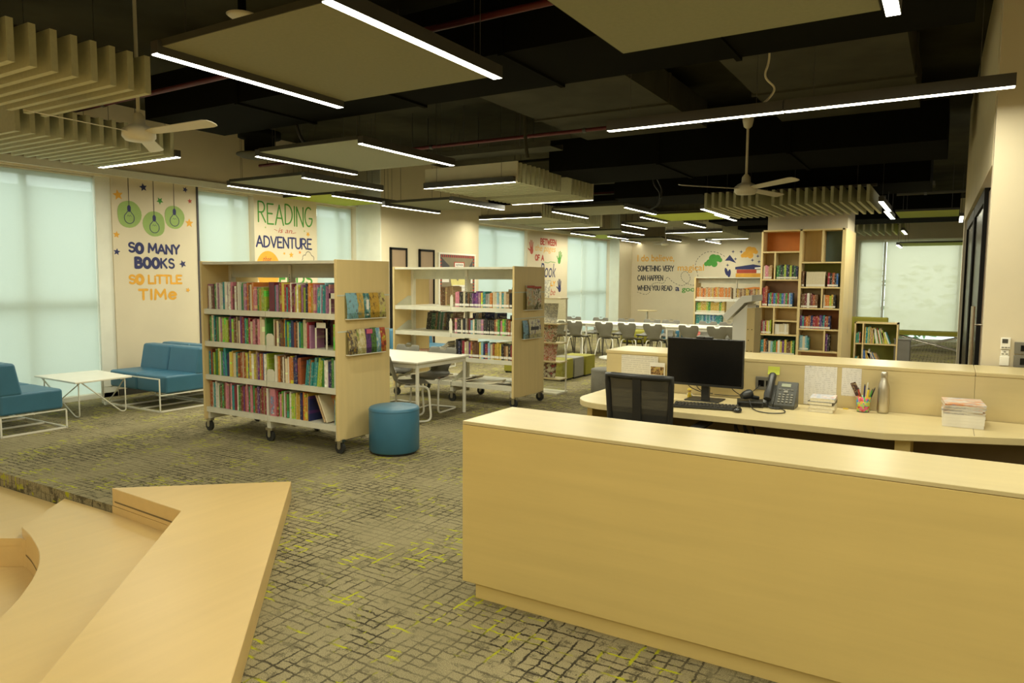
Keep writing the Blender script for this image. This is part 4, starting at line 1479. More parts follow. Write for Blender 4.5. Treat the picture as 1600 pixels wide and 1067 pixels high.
o = (-7.6, 20.2, 0)
t = thing('cafe_table', 'slim round cafe table standing against the lettering wall', 'table', o)
MB(o).lathe([(0.27, 0.735), (0.285, 0.74), (0.285, 0.758), (0.28, 0.76)], o, 30).build('tabletop', 'maple', t)
MB(o).tube([(o[0], o[1], 0.02), (o[0], o[1], 0.735)], 0.03, 12).build('pedestal', 'chrome', t)
MB(o).lathe([(0.2, 0.0), (0.2, 0.012), (0.04, 0.03)], o, 24).build('foot', 'chrome', t)

# ------------------------------------------------------------------ magazine stand behind the half empty bookcase
o = (-4.86, 9.05, 0)
t = thing('magazine_stand', 'slim stand of face-out magazines behind the half empty bookcase', 'magazine stand', o)
MB(o).box(-5.08, -4.66, 9.16, 9.175, 0.02, 1.36).build('back_panel', 'acrylic', t)
MB(o).box(-5.10, -4.64, 8.86, 9.20, 0.0, 0.025).build('base', 'cream_metal', t)
for z in (1.345, 0.985, 0.715, 0.445, 0.205):
    MB(o).box(-5.08, -4.63, 8.92, 9.16, z, z + 0.016).build('shelf', 'maple', t)
for x in (-5.085, -4.655):
    MB(o).box(x - 0.008, x + 0.008, 9.15, 9.17, 0.02, 1.345).build('post', 'white_metal', t)


def standing(x0, x1, y, z, h, inks, label, seed, cat='magazine', top=None):
    o2 = ((x0 + x1) / 2, y, z)
    m2 = MB(o2)
    m2.prism_dir([(y, z), (y + 0.006, z), (y + 0.06, z + h), (y + 0.054, z + h)], lambda p, q, s: (x0 + s * (x1 - x0), p, q))
    ob = m2.build('magazine', print_mat("cover_print", [INK[i] for i in inks], 22.0, seed), loc=o2)
    tag(ob, label, cat, 'magazines on the slim stand')


standing(-4.97, -4.74, 9.02, 1.002, 0.28, ('ivory', 'grey', 'ivory', 'ink'), 'pale magazine with a grey plant cover, second shelf of the slim stand', 4.2)
standing(-4.97, -4.75, 9.02, 0.732, 0.245, ('sand', 'umber', 'ivory', 'red', 'ivory'), 'magazine with a brown and rust cover, third shelf of the slim stand', 9.9)
standing(-4.97, -4.75, 9.02, 0.462, 0.245, ('ivory', 'pink', 'ivory', 'red', 'sand'), 'magazine with a red and pink cover, fourth shelf of the slim stand', 14.4)
standing(-4.97, -4.76, 9.02, 0.222, 0.215, ('ivory', 'ivory', 'umber', 'pink'), 'magazine with a white cover, lowest shelf of the slim stand', 21.3)
standing(-5.07, -4.87, 9.02, 1.362, 0.25, ('ivory', 'ivory', 'grey', 'ivory'), 'white leaflet standing on top of the slim stand', 27.0)

# ------------------------------------------------------------------ white angular stand by the tall bookcase
o = (-2.18, 9.3, 0)
t = thing('angular_stand', 'white angular stand with a sloping hood beside the tall bookcase', 'stand', o)
def sl(poly, y0, y1):
    return MB(o).prism_dir(poly, lambda p, q, s: (p, y0 + s * (y1 - y0), q))
sl([(-2.50, 1.17), (-2.44, 1.10), (-2.22, 1.34), (-2.13, 1.36), (-2.13, 1.44), (-2.26, 1.425)], 9.35, 9.95).build('hood', 'gloss_white', t, bevel=0.004)
sl([(-2.38, 0.0), (-2.20, 0.0), (-2.20, 1.32), (-2.38, 1.14)], 9.42, 9.9).build('body', 'gloss_white', t)
sl([(-2.198, 0.0), (-2.10, 0.0), (-2.10, 1.27), (-2.198, 1.27)], 9.40, 9.75).build('door_panel', 'maple_dull', t)
m = MB(o)
for x, z in ((-2.18, 1.0), (-2.13, 1.0), (-2.17, 0.86), (-2.13, 0.72), (-2.18, 0.72)):
    m.tube([(x, 9.395, z), (x, 9.4, z)], 0.007, 8)
m.build('screw_cap', 'under', t)

# ------------------------------------------------------------------ tall bookcase round the column
o = (-2.15, 13.0, 0)
TB = thing('tall_bookcase', 'tall plywood bookcase with coloured back panels standing before the column', 'bookcase', o)
X0, XM, X1, Y0, Y1, ZT = -2.80, -2.16, -1.50, 12.84, 13.18, 2.49
MB(o).box(X0, X0 + 0.03, Y0, Y1, 0.0, ZT).box(XM - 0.02, XM + 0.02, Y0, Y1, 0, ZT).box(X1 - 0.03, X1, Y0, Y1, 0, ZT).box(X0, X1, Y0, Y1, ZT - 0.026, ZT).box(X0, X1, Y0, Y1, 0.0, 0.02).build('carcass', 'maple_dull', TB)
MB(o).box(X1, X1 + 0.022, Y0 + 0.002, 14.25, 0.0, ZT).build('side_panel', 'maple_dull', TB)
MB(o).box(X1 + 0.022, X1 + 0.023, 13.62, 13.64, 0.82, 1.78).box(X1 + 0.022, X1 + 0.026, 13.6, 13.66, 0.74, 0.82).build('side_lock', 'chrome', TB)
YS, YE = Y0 + 0.004, Y1 - 0.014
LS = [2.128, 1.658, 1.194, 0.718, 0.364]
RS = [1.948, 1.534, 1.18, 0.832, 0.466]
for z in LS:
    MB(o).box(X0 + 0.03, XM - 0.02, YS, YE, z - 0.024, z).build('shelf', 'maple_dull', TB)
for z in RS:
    MB(o).box(XM + 0.02, X1 - 0.03, YS, YE, z - 0.024, z).build('shelf', 'maple_dull', TB)
MB(o).box(-2.545, XM - 0.02, YS, YE, 0.934, 0.956).build('shelf', 'maple_dull', TB)
for x, a, b in ((-2.568, 1.658, 2.104), (-2.556, 0.718, 1.17), (-1.824, 1.948, 2.464), (-1.806, 1.18, 1.51), (-1.74, 0.466, 0.808)):
    MB(o).box(x - 0.011, x + 0.011, YS, YE, a, b).build('divider', 'maple_dull', TB)
XL0, XL1, XR0, XR1 = X0 + 0.03, XM - 0.02, XM + 0.02, X1 - 0.03
for x0, x1, z0, z1, mt in ((XL0, XL1, 2.128, 2.464, 'glazed'), (XL0, XL1, 1.658, 2.104, 'maple_dull'), (XL0, XL1, 1.194, 1.634, 'b_pink'), (XL0, XL1, 0.718, 1.17, 'maple_dull'), (XL0, XL1, 0.364, 0.694, 'b_dark'), (XL0, XL1, 0.02, 0.34, 'maple_dull'),
                           (XR0, -1.824, 1.948, 2.464, 'maple_dull'), (-1.824, XR1, 1.948, 2.464, 'b_teal'), (XR0, XR1, 1.534, 1.924, 'b_green'), (XR0, XR1, 1.18, 1.51, 'maple_dull'), (XR0, XR1, 0.832, 1.156, 'b_red'), (XR0, XR1, 0.466, 0.808, 'maple_dull'), (XR0, XR1, 0.02, 0.442, 'b_pink')):
    MB(o).box(x0, x1, Y1 - 0.013, Y1, z0, z1).build('back_panel', mt, TB)

# low bookcase past it, and the far white-shelved bookcase
o = (-1.09, 14.6, 0)
LB = thing('low_bookcase', 'low plywood bookcase of leaning picture books past the tall bookcase', 'bookcase', o)
MB(o).box(-1.45, -1.426, 14.42, 14.75, 0, 0.895).box(-1.316, -1.292, 14.42, 14.75, 0.02, 0.871).box(-0.768, -0.744, 14.42, 14.75, 0, 0.895).box(-1.45, -0.744, 14.42, 14.75, 0.871, 0.895).box(-1.426, -0.768, 14.42, 14.75, 0.0, 0.02).build('carcass', 'maple_dull', LB)
for z in (0.514, 0.12):
    MB(o).box(-1.426, -0.768, 14.43, 14.74, z - 0.022, z).build('shelf', 'maple_dull', LB)
MB(o).box(-1.426, -0.768, 14.738, 14.75, 0.03, 0.87).build('back_panel', 'b_green', LB)

o = (-4.9, 19.75, 0)
FB = thing('white_bookcase', 'white-shelved bookcase before the book mural on the lettering wall', 'bookcase', o)
for x in (-5.98, -3.86):
    MB(o).box(x - 0.02, x + 0.02, 19.5, 20.0, 0.0, 1.74).build('end_panel', 'maple_dull', FB)
MB(o).box(-5.96, -3.88, 19.5, 20.0, 1.71, 1.735).build('canopy', 'cream_metal', FB)
MB(o).box(-5.96, -3.88, 19.74, 19.76, 1.57, 1.71).build('top_rail', 'cream_dark', FB)
for z in (1.155, 0.786, 0.43, 0.12):
    MB(o).box(-5.96, -4.92, 19.5, 20.0, z - 0.015, z).box(-5.96, -4.92, 19.495, 19.505, z - 0.07, z).build('shelf', 'white_metal', FB)
    MB(o).box(-4.91, -3.88, 19.5, 20.0, z - 0.015, z).box(-4.91, -3.88, 19.495, 19.505, z - 0.07, z).build('shelf', 'white_metal', FB)
MB(o).box(-4.93, -4.89, 19.72, 19.78, 0.0, 1.71).build('upright', 'cream_metal', FB)

# olive sofa and bench beyond
o = (-1.45, 15.2, 0)
t = thing('high_back_sofa', 'high-backed olive sofa behind the low plywood bookcase', 'sofa', o)
MB(o).box(-1.98, -0.94, 14.85, 15.0, 0.15, 0.97).build('backrest', 'olive', t, bevel=0.02)
MB(o).box(-1.98, -0.94, 15.005, 15.65, 0.12, 0.43).build('seat', 'olive', t, bevel=0.02)
for x in (-1.9, -1.02):
    for y in (14.92, 15.58):
        MB(o).tube([(x, y, 0), (x, y, 0.15)], 0.018, 8).build('leg', 'dark_metal', t)
o = (-0.68, 14.65, 0)
t = thing('grey_pedestal', 'plain grey pedestal unit beside the low plywood bookcase', 'cabinet', o)
MB(o).box(-0.80, -0.55, 14.45, 14.9, 0.02, 0.60).build('body', 'grey_plastic', t, bevel=0.01)
MB(o).box(-0.81, -0.54, 14.44, 14.91, 0.6005, 0.615).build('top', 'grey_plastic', t)
o = (-0.4, 19.6, 0)
t = thing('crossleg_bench', 'long olive bench on crossed steel legs under the cream blind', 'bench', o)
MB(o).box(-1.15, 0.45, 19.4, 19.85, 0.38, 0.48).build('seat', 'olive', t, bevel=0.01)
for y in (19.44, 19.8):
    MB(o).tube([(-1.05, y, 0.01), (0.35, y, 0.375)], 0.016, 8).build('leg', 'chrome', t)
    MB(o).tube([(-1.05, y, 0.375), (0.35, y, 0.01)], 0.016, 8).build('leg', 'chrome', t)
# ------------------------------------------------------------------ books
PAL = {
    'crimson': (0.30, 0.025, 0.04), 'maroon': (0.16, 0.02, 0.035), 'orange': (0.58, 0.19, 0.03), 'mustard': (0.52, 0.34, 0.05), 'yellow': (0.62, 0.52, 0.06),
    'lime': (0.34, 0.46, 0.04), 'green': (0.06, 0.25, 0.05), 'dark green': (0.02, 0.10, 0.045), 'teal': (0.03, 0.25, 0.25), 'sky blue': (0.24, 0.45, 0.52),
    'blue': (0.04, 0.13, 0.36), 'navy': (0.02, 0.025, 0.10), 'purple': (0.14, 0.04, 0.20), 'mauve': (0.36, 0.16, 0.28), 'pink': (0.58, 0.20, 0.26),
    'white': (0.74, 0.71, 0.62), 'cream': (0.64, 0.55, 0.36), 'grey': (0.26, 0.25, 0.22), 'black': (0.022, 0.02, 0.02), 'brown': (0.16, 0.075, 0.03), 'tan': (0.42, 0.27, 0.13), 'rust': (0.34, 0.09, 0.03),
}
_ONES = 'first second third fourth fifth sixth seventh eighth ninth tenth eleventh twelfth thirteenth fourteenth fifteenth sixteenth seventeenth eighteenth nineteenth'.split()
_TENS = {20: ('twenty', 'twentieth'), 30: ('thirty', 'thirtieth'), 40: ('forty', 'fortieth'), 50: ('fifty', 'fiftieth'), 60: ('sixty', 'sixtieth'), 70: ('seventy', 'seventieth')}


def nth(n):
    if n < 20:
        return _ONES[n - 1]
    a, b = _TENS[n // 10 * 10]
    return b if n % 10 == 0 else a + '-' + _ONES[n % 10 - 1]


def book_mesh(w, h, d, band, ends='spine'):
    """Spine towards -y, standing at z = 0, x from 0 to w."""
    m = MB()
    c = min(0.003, w * 0.15)
    if ends == 'spine':
        k = min(0.004, w * 0.3)
        poly = [(0, 0.004), (k, 0.0), (w - k, 0.0), (w, 0.004), (w, d), (w - c, d), (w - c, 0.006), (c, 0.006), (c, d), (0, d)]
    else:
        poly = [(0, 0), (c, 0), (c, d - 0.006), (w - c, d - 0.006), (w - c, 0), (w, 0), (w, d), (0, d)]
    m.prism(poly, 0, h)
    m.box(c, w - c, 0.0065 if ends == 'spine' else 0.004, d - 0.004, 0.003, h - 0.004, 1)
    if band:
        m.box(0.0005, w - 0.0005, -0.0012, 0.0022, 0.018, 0.018 + band, 2)
    return m


NB = [0]


def book(x, y, z, w, h, d, col, label, group, band=0.0, lean=0.0, ends='spine', yaw=0.0):
    r = RND
    o = book_mesh(w, h, d, band, ends).build('book', ['book', 'page', 'card'])
    base = PAL[col]
    j = r.uniform(0.8, 1.2)
    o.color = (min(1, base[0] * j), min(1, base[1] * j), min(1, base[2] * j), 1)
    if lean > 0:
        o.location = (x, y, z + 0.0005)
    else:
        o.location = (x, y, z + 0.0005 + w * math.sin(-lean))
    o.rotation_euler = (0, lean, yaw)
    tag(o, label, 'book', group)
    NB[0] += 1
    return o


def size_word(w, h, hs):
    return ('tall ' if h > hs * 1.04 else 'short ' if h < hs * 0.93 else '') + ('thick ' if w > 0.036 else 'thin ' if w < 0.021 else '')


def row(x0, x1, y, z, hmean, where, endname, cols, n0=1, wr=(0.015, 0.037), hv=0.08, d=0.2, band=0.0, leans=(), gap=0.0008, group=None):
    x = x0
    n = n0
    r = RND
    prev_lean = 0.0
    while True:
        w = r.uniform(*wr)
        h = hmean * r.uniform(1 - hv, 1 + hv * 0.6)
        if r.random() < 0.25:
            h *= 0.92
        lean = 0.0
        for (a, b, l) in leans:
            if a <= n <= b:
                lean = l
        adv = w / math.cos(lean) + (0.0)
        if x + adv + (h * math.sin(lean) if lean > 0 else 0) > x1:
            break
        col = cols[(n - n0) % len(cols)] if isinstance(cols, tuple) else r.choice(cols)
        lb = '%s%s book, %s from %s end, %s' % (size_word(w, h, hmean), col.replace('dark ', ''), nth(n), endname, where)
        xx = x
        if lean < 0:
            xx = x
        book(xx, y + r.uniform(-0.004, 0.012), z, w, h, d * r.uniform(0.85, 1.05), col, lb.strip(), group or 'books on the ' + where, band, lean)
        x += adv + gap
        n += 1
    return n, x


W1 = ['crimson', 'maroon', 'orange', 'mustard', 'yellow', 'lime', 'green', 'teal', 'sky blue', 'blue', 'purple', 'mauve', 'pink', 'white', 'cream', 'white', 'grey', 'rust', 'brown', 'navy', 'tan']
YB = 4.748
FULL = ('top shelf of the full bookcase', 'second shelf of the full bookcase', 'third shelf of the full bookcase', 'lowest shelf of the full bookcase')
A0, A1, B0, B1 = -6.600, -5.685, -5.655, -4.745
# top shelf
n, x = row(A0, A1 - 0.19, YB, L1[0], 0.275, FULL[0], 'sofa', ['crimson', 'mauve', 'maroon', 'orange', 'pink', 'teal', 'white', 'white', 'cream', 'green', 'brown', 'blue', 'mauve'])
n, x = row(x, A1 - 0.09, YB, L1[0], 0.235, FULL[0], 'sofa', ['maroon', 'mauve', 'pink', 'mustard', 'green'], n)
n, x = row(x + 0.002, A1, YB, L1[0], 0.225, FULL[0], 'sofa', ['green', 'lime', 'sky blue'], n, wr=(0.026, 0.034))
book(B0, YB, L1[0], 0.075, 0.285, 0.2, 'maroon', 'broad dark red book just past the middle upright, top shelf of the full bookcase', 'books on the ' + FULL[0])
n, x = row(B0 + 0.077, -5.18, YB, L1[0], 0.275, FULL[0], 'sofa', ['green', 'teal', 'yellow', 'white', 'mauve', 'mustard', 'cream', 'maroon', 'crimson'], n + 1, wr=(0.016, 0.034))
n, x = row(x, -5.0, YB, L1[0], 0.27, FULL[0], 'sofa', ['navy', 'orange', 'mustard', 'green', 'lime', 'yellow', 'pink'], n)
n, x = row(x, -4.83, YB, L1[0], 0.272, FULL[0], 'sofa', ['sky blue', 'teal', 'sky blue', 'mauve'], n, wr=(0.012, 0.024), leans=((0, 99, 0.03),))
# second shelf
n, x = row(A0, A1 - 0.02, YB, L1[1], 0.262, FULL[1], 'sofa', ['pink', 'cream', 'mauve', 'maroon', 'green', 'purple', 'brown', 'lime', 'crimson', 'white', 'teal', 'sky blue', 'green'])
n, x = row(B0 + 0.05, -5.08, YB, L1[1], 0.258, FULL[1], 'sofa', ['teal', 'green', 'orange', 'brown', 'cream', 'rust', 'navy', 'lime', 'mauve', 'crimson'], n)
n, x = row(-4.80, B1 + 0.006, YB, L1[1], 0.25, FULL[1], 'sofa', ['white', 'lime', 'brown'], n)
# third shelf
n, x = row(A0, A1, YB, L1[2], 0.272, FULL[2], 'sofa', ['purple', 'navy', 'green', 'teal', 'tan', 'yellow', 'maroon', 'white', 'rust', 'lime', 'cream', 'blue', 'mustard'], leans=((10, 11, -0.07),))
n, x = row(B0 + 0.06, -5.2, YB, L1[2], 0.27, FULL[2], 'sofa', ['white', 'cream', 'brown', 'rust', 'navy', 'mauve', 'crimson', 'orange', 'white'], n)
n, x = row(x + 0.05, -4.93, YB, L1[2], 0.265, FULL[2], 'sofa', ['teal', 'orange', 'lime', 'yellow', 'navy', 'crimson', 'cream'], n, leans=((0, 99, 0.12),))
n, x = row(x + 0.002, B1 + 0.006, YB, L1[2], 0.27, FULL[2], 'sofa', ['white', 'navy', 'mauve', 'black', 'green'], n)
# lowest shelf
n, x = row(A0, A1 + 0.0, YB, L1[3], 0.27, FULL[3], 'sofa', ['maroon', 'purple', 'mauve', 'teal', 'green', 'rust', 'brown', 'tan', 'crimson', 'green', 'pink', 'white'])
bk = MB((-5.63, 4.75, L1[3]))
bk.box(-5.655, -5.585, 4.735, 4.93, L1[3] + 0.0005, L1[3] + 0.27)
bk = bk.build('box_file', plain("pink_card_box", (0.62, 0.24, 0.28), 0.6), loc=(-5.63, 4.75, L1[3]))
tag(bk, 'pink boxed book set beside the middle upright, lowest shelf of the full bookcase', 'book')
q = MB((-5.63, 4.75, L1[3]))
q.box(-5.645, -5.596, 4.7335, 4.7349, L1[3] + 0.02, L1[3] + 0.2)
q.build('picture_label', print_mat("boxed_print", [(0.75, 0.6, 0.55), (0.1, 0.3, 0.55), (0.6, 0.12, 0.1), (0.75, 0.65, 0.5)], 30, 2.0), bk)
n, x = row(-5.578, -5.29, YB, L1[3], 0.258, FULL[3], 'sofa', ['crimson', 'mustard', 'green', 'pink', 'cream', 'white', 'lime'], n, wr=(0.015, 0.026))
n, x = row(x, -5.12, YB, L1[3], 0.26, FULL[3], 'sofa', ['navy', 'lime', 'green', 'mustard', 'purple', 'orange'], n, wr=(0.016, 0.022))
n, x = row(x + 0.06, -4.87, YB, L1[3], 0.24, FULL[3], 'sofa', ['green', 'cream', 'tan'], n, leans=((0, 99, -0.30),), wr=(0.016, 0.02)) if False else (n, x)
for i, (dx, c) in enumerate(((0.0, 'tan'), (0.03, 'cream'))):
    book(-4.935 + dx, YB, L1[3], 0.018, 0.27, 0.2, c, 'thin %s book leaning steeply on the lowest shelf of the full bookcase' % c, 'books on the ' + FULL[3], lean=-0.42)
ob = MB((-4.95, 4.90, L1[3])).box(-5.10, -4.86, 4.895, 4.905, L1[3] + 0.0005, L1[3] + 0.27).build('book', print_mat("picture_cover", [(0.06, 0.16, 0.10), (0.2, 0.32, 0.2), (0.6, 0.2, 0.06), (0.5, 0.4, 0.2)], 7, 4.0), loc=(-4.95, 4.90, L1[3]))
tag(ob, 'green and orange picture book turned face-out behind the leaning books, lowest shelf', 'book')
n, x = row(-4.81, B1 + 0.006, YB, L1[3], 0.262, FULL[3], 'sofa', ['mustard', 'yellow', 'sky blue', 'mauve'], n, wr=(0.015, 0.022))


def bookend(x, y, z, label, w=0.12, h=0.17, arch=False, face=False):
    o = (x, y, z)
    t = MB(o)
    if face:      # plate seen from the front
        t.box(x - w / 2, x - w / 2 + 0.02, y, y + 0.002, z, z + h).box(x + w / 2 - 0.02, x + w / 2, y, y + 0.002, z, z + h).box(x - w / 2, x + w / 2, y, y + 0.002, z + h - 0.05, z + h)
        t.box(x - w / 2, x + w / 2, y, y + 0.12, z, z + 0.0015)
    else:
        t.prism([(x - w / 2, y), (x + w / 2, y), (x + w / 2, y + 0.002), (x - w / 2, y + 0.002)], z, z + h * 0.8)
        t.prism_dir([(x - w / 2, z + h * 0.8), (x + w / 2, z + h * 0.8), (x + w / 2 - 0.015, z + h * 0.93), (x + w / 4, z + h), (x - w / 4, z + h), (x - w / 2 + 0.015, z + h * 0.93)], lambda p, q, s: (p, y + s * 0.002, q))
        t.box(x - w / 2, x + w / 2, y, y + 0.1, z, z + 0.0015)
    tag(t.build('bookend', 'cream_metal', loc=o), label, 'bookend', 'metal bookends')


bookend(-4.80, 4.75, L1[0], 'cream metal bookend closing the top shelf of the full bookcase', 0.09, 0.19, face=True)
bookend(-4.965, 4.76, L1[1], 'tall cream bookend in the gap of the second shelf, full bookcase', 0.16, 0.25, face=True)
bookend(-5.645, 4.742, L1[1], 'cream bookend plate by the middle upright, second shelf, full bookcase', 0.11, 0.12)
bookend(-5.645, 4.742, L1[2], 'cream bookend plate by the middle upright, third shelf, full bookcase', 0.11, 0.12)

# the half empty bookcase: labelled spines in the bay by the end panel
HALF = ('top shelf of the half empty bookcase', 'middle shelf of the half empty bookcase', 'third shelf of the half empty bookcase')
YC = 7.665
C0, C1 = -5.54, -4.645
n, x = row(C0, -4.645, YC, L2[0], 0.205, HALF[0], 'upright', ('pink', 'pink', 'black', 'black', 'cream', 'black', 'brown', 'black', 'purple', 'purple', 'purple', 'mauve', 'yellow', 'teal', 'grey', 'grey', 'orange', 'cream', 'cream', 'sky blue', 'cream', 'teal', 'cream', 'tan', 'black', 'rust', 'blue', 'cream'), band=0.03, wr=(0.026, 0.042), hv=0.06, d=0.15)
n, x = row(C0, C1, YC, L2[1], 0.205, HALF[1], 'upright', ('pink', 'black', 'black', 'cream', 'black', 'grey', 'brown', 'maroon', 'sky blue', 'cream', 'dark green', 'grey', 'grey', 'mauve', 'black', 'black', 'black', 'black', 'black', 'rust', 'tan', 'green', 'pink', 'lime', 'green', 'brown', 'rust', 'cream'), band=0.03, wr=(0.024, 0.038), hv=0.06, d=0.15)
n, x = row(C0 + 0.02, -5.40, YC, L2[2], 0.235, HALF[2], 'upright', ('black', 'navy', 'black'), wr=(0.03, 0.04), hv=0.03, d=0.15)
n, x = row(x, C1, YC, L2[2], 0.21, HALF[2], 'upright', ('crimson', 'cream', 'cream', 'purple', 'rust', 'brown', 'brown', 'brown', 'yellow', 'sky blue', 'navy', 'crimson', 'sky blue', 'cream', 'rust', 'mustard', 'mustard', 'yellow', 'black', 'brown', 'tan', 'black'), n, band=0.03, wr=(0.026, 0.038), hv=0.08, d=0.15)
# the far side's books, backs turned to us
def back_row(x0, x1, z, h, where, cols, n0=1, lean=0.0, wr=(0.03, 0.05), y=8.10):
    x, n = x0, n0
    while x + 0.05 < x1:
        w = RND.uniform(*wr)
        c = RND.choice(cols)
        hh = h * RND.uniform(0.92, 1.06)
        book(x, y, z, w, hh, 0.2, c, '%s book, %s in the far row, %s' % (c, nth(n), where.replace('the half', 'half')), 'far side books, ' + where, 0, lean, 'spine')
        x += w / math.cos(lean) + 0.001
        n += 1
    return n


back_row(-6.10, -5.85, L2[0], 0.26, HALF[0], ['tan', 'brown', 'rust', 'grey'], wr=(0.03, 0.045))
back_row(-6.36, -5.84, L2[1], 0.245, HALF[1], ['dark green', 'grey', 'dark green', 'brown', 'black', 'tan'], lean=0.13, wr=(0.026, 0.045))
bookend(-5.615, 7.68, L2[1], 'cream bookend beside the labelled books, middle shelf, half empty bookcase', 0.05, 0.19)
bookend(-5.60, 7.68, L2[0], 'cream bookend beside the labelled books, top shelf, half empty bookcase', 0.05, 0.16)


def floppy(cx, cy, z, w, d, lift, yaw, th, mat, label, group):
    """A magazine lying down, one side curling up."""
    o = (cx, cy, z)
    n = 7
    vs, fs = [], []
    for k in range(n + 1):
        u = k / n
        zz = lift * u * u
        for s in (-1, 1):
            for e in (0, th):
                p = RZ(yaw) @ Vector(((u - 0.5) * w, s * d / 2, 0))
                vs.append((cx + p.x, cy + p.y, z + zz + e))
    for k in range(n):
        b, c = 4 * k, 4 * k + 4
        fs += [(b, c, c + 2, b + 2), (b + 1, b + 3, c + 3, c + 1), (b, b + 1, c + 1, c), (b + 2, c + 2, c + 3, b + 3)]
    fs += [(0, 2, 3, 1), (4 * n, 4 * n + 1, 4 * n + 3, 4 * n + 2)]
    ob = MB(o).add(vs, fs).build('magazine', mat, loc=o)
    tag(ob, label, 'magazine', group)


PM = [print_mat("old_magazine_a", [(0.6, 0.55, 0.42), (0.7, 0.66, 0.55), (0.3, 0.25, 0.2)], 8, 1.0), print_mat("old_magazine_b", [(0.65, 0.6, 0.48), (0.4, 0.15, 0.1), (0.7, 0.66, 0.55)], 8, 5.0), 'page']
G3 = 'loose magazines piled on the third shelf of the half empty bookcase'
for i in range(7):
    floppy(-5.80, 7.80, L2[2] + 0.001 + 0.013 * i, 0.24, 0.2, 0.035 + 0.012 * i, 0.05, 0.011, 'page' if i % 3 else PM[0], 'curling magazine in the white pile beside the black folders, %s from the bottom' % nth(i + 1), G3)
for i in range(4):
    floppy(-6.22, 7.82, L2[2] + 0.001 + 0.014 * i, 0.30, 0.21, 0.0, 0.1 * i, 0.012, PM[(i + 1) % 3], 'flat magazine in the low pile nearest the far end panel, %s from the bottom' % nth(i + 1), G3)
G4 = 'loose papers on the lowest shelf of the half empty bookcase'
for i, (x, dx, lift, yaw, m_) in enumerate(((-6.3, 0.28, 0.02, 0.2, 0), (-6.28, 0.28, 0.05, -0.3, 2), (-5.92, 0.26, 0.04, 0.4, 1), (-5.9, 0.26, 0.03, -0.1, 2), (-5.42, 0.30, 0.05, 0.2, 2), (-5.40, 0.28, 0.06, -0.2, 0), (-5.02, 0.25, 0.03, 0.35, 2), (-4.80, 0.22, 0.02, -0.2, 0))):
    floppy(x, 7.84, L2[3] + 0.001 + 0.018 * (i % 2), dx, 0.22, lift, yaw, 0.014, PM[m_], 'loose magazine lying on the lowest shelf, %s from the white table end' % nth(i + 1), G4)

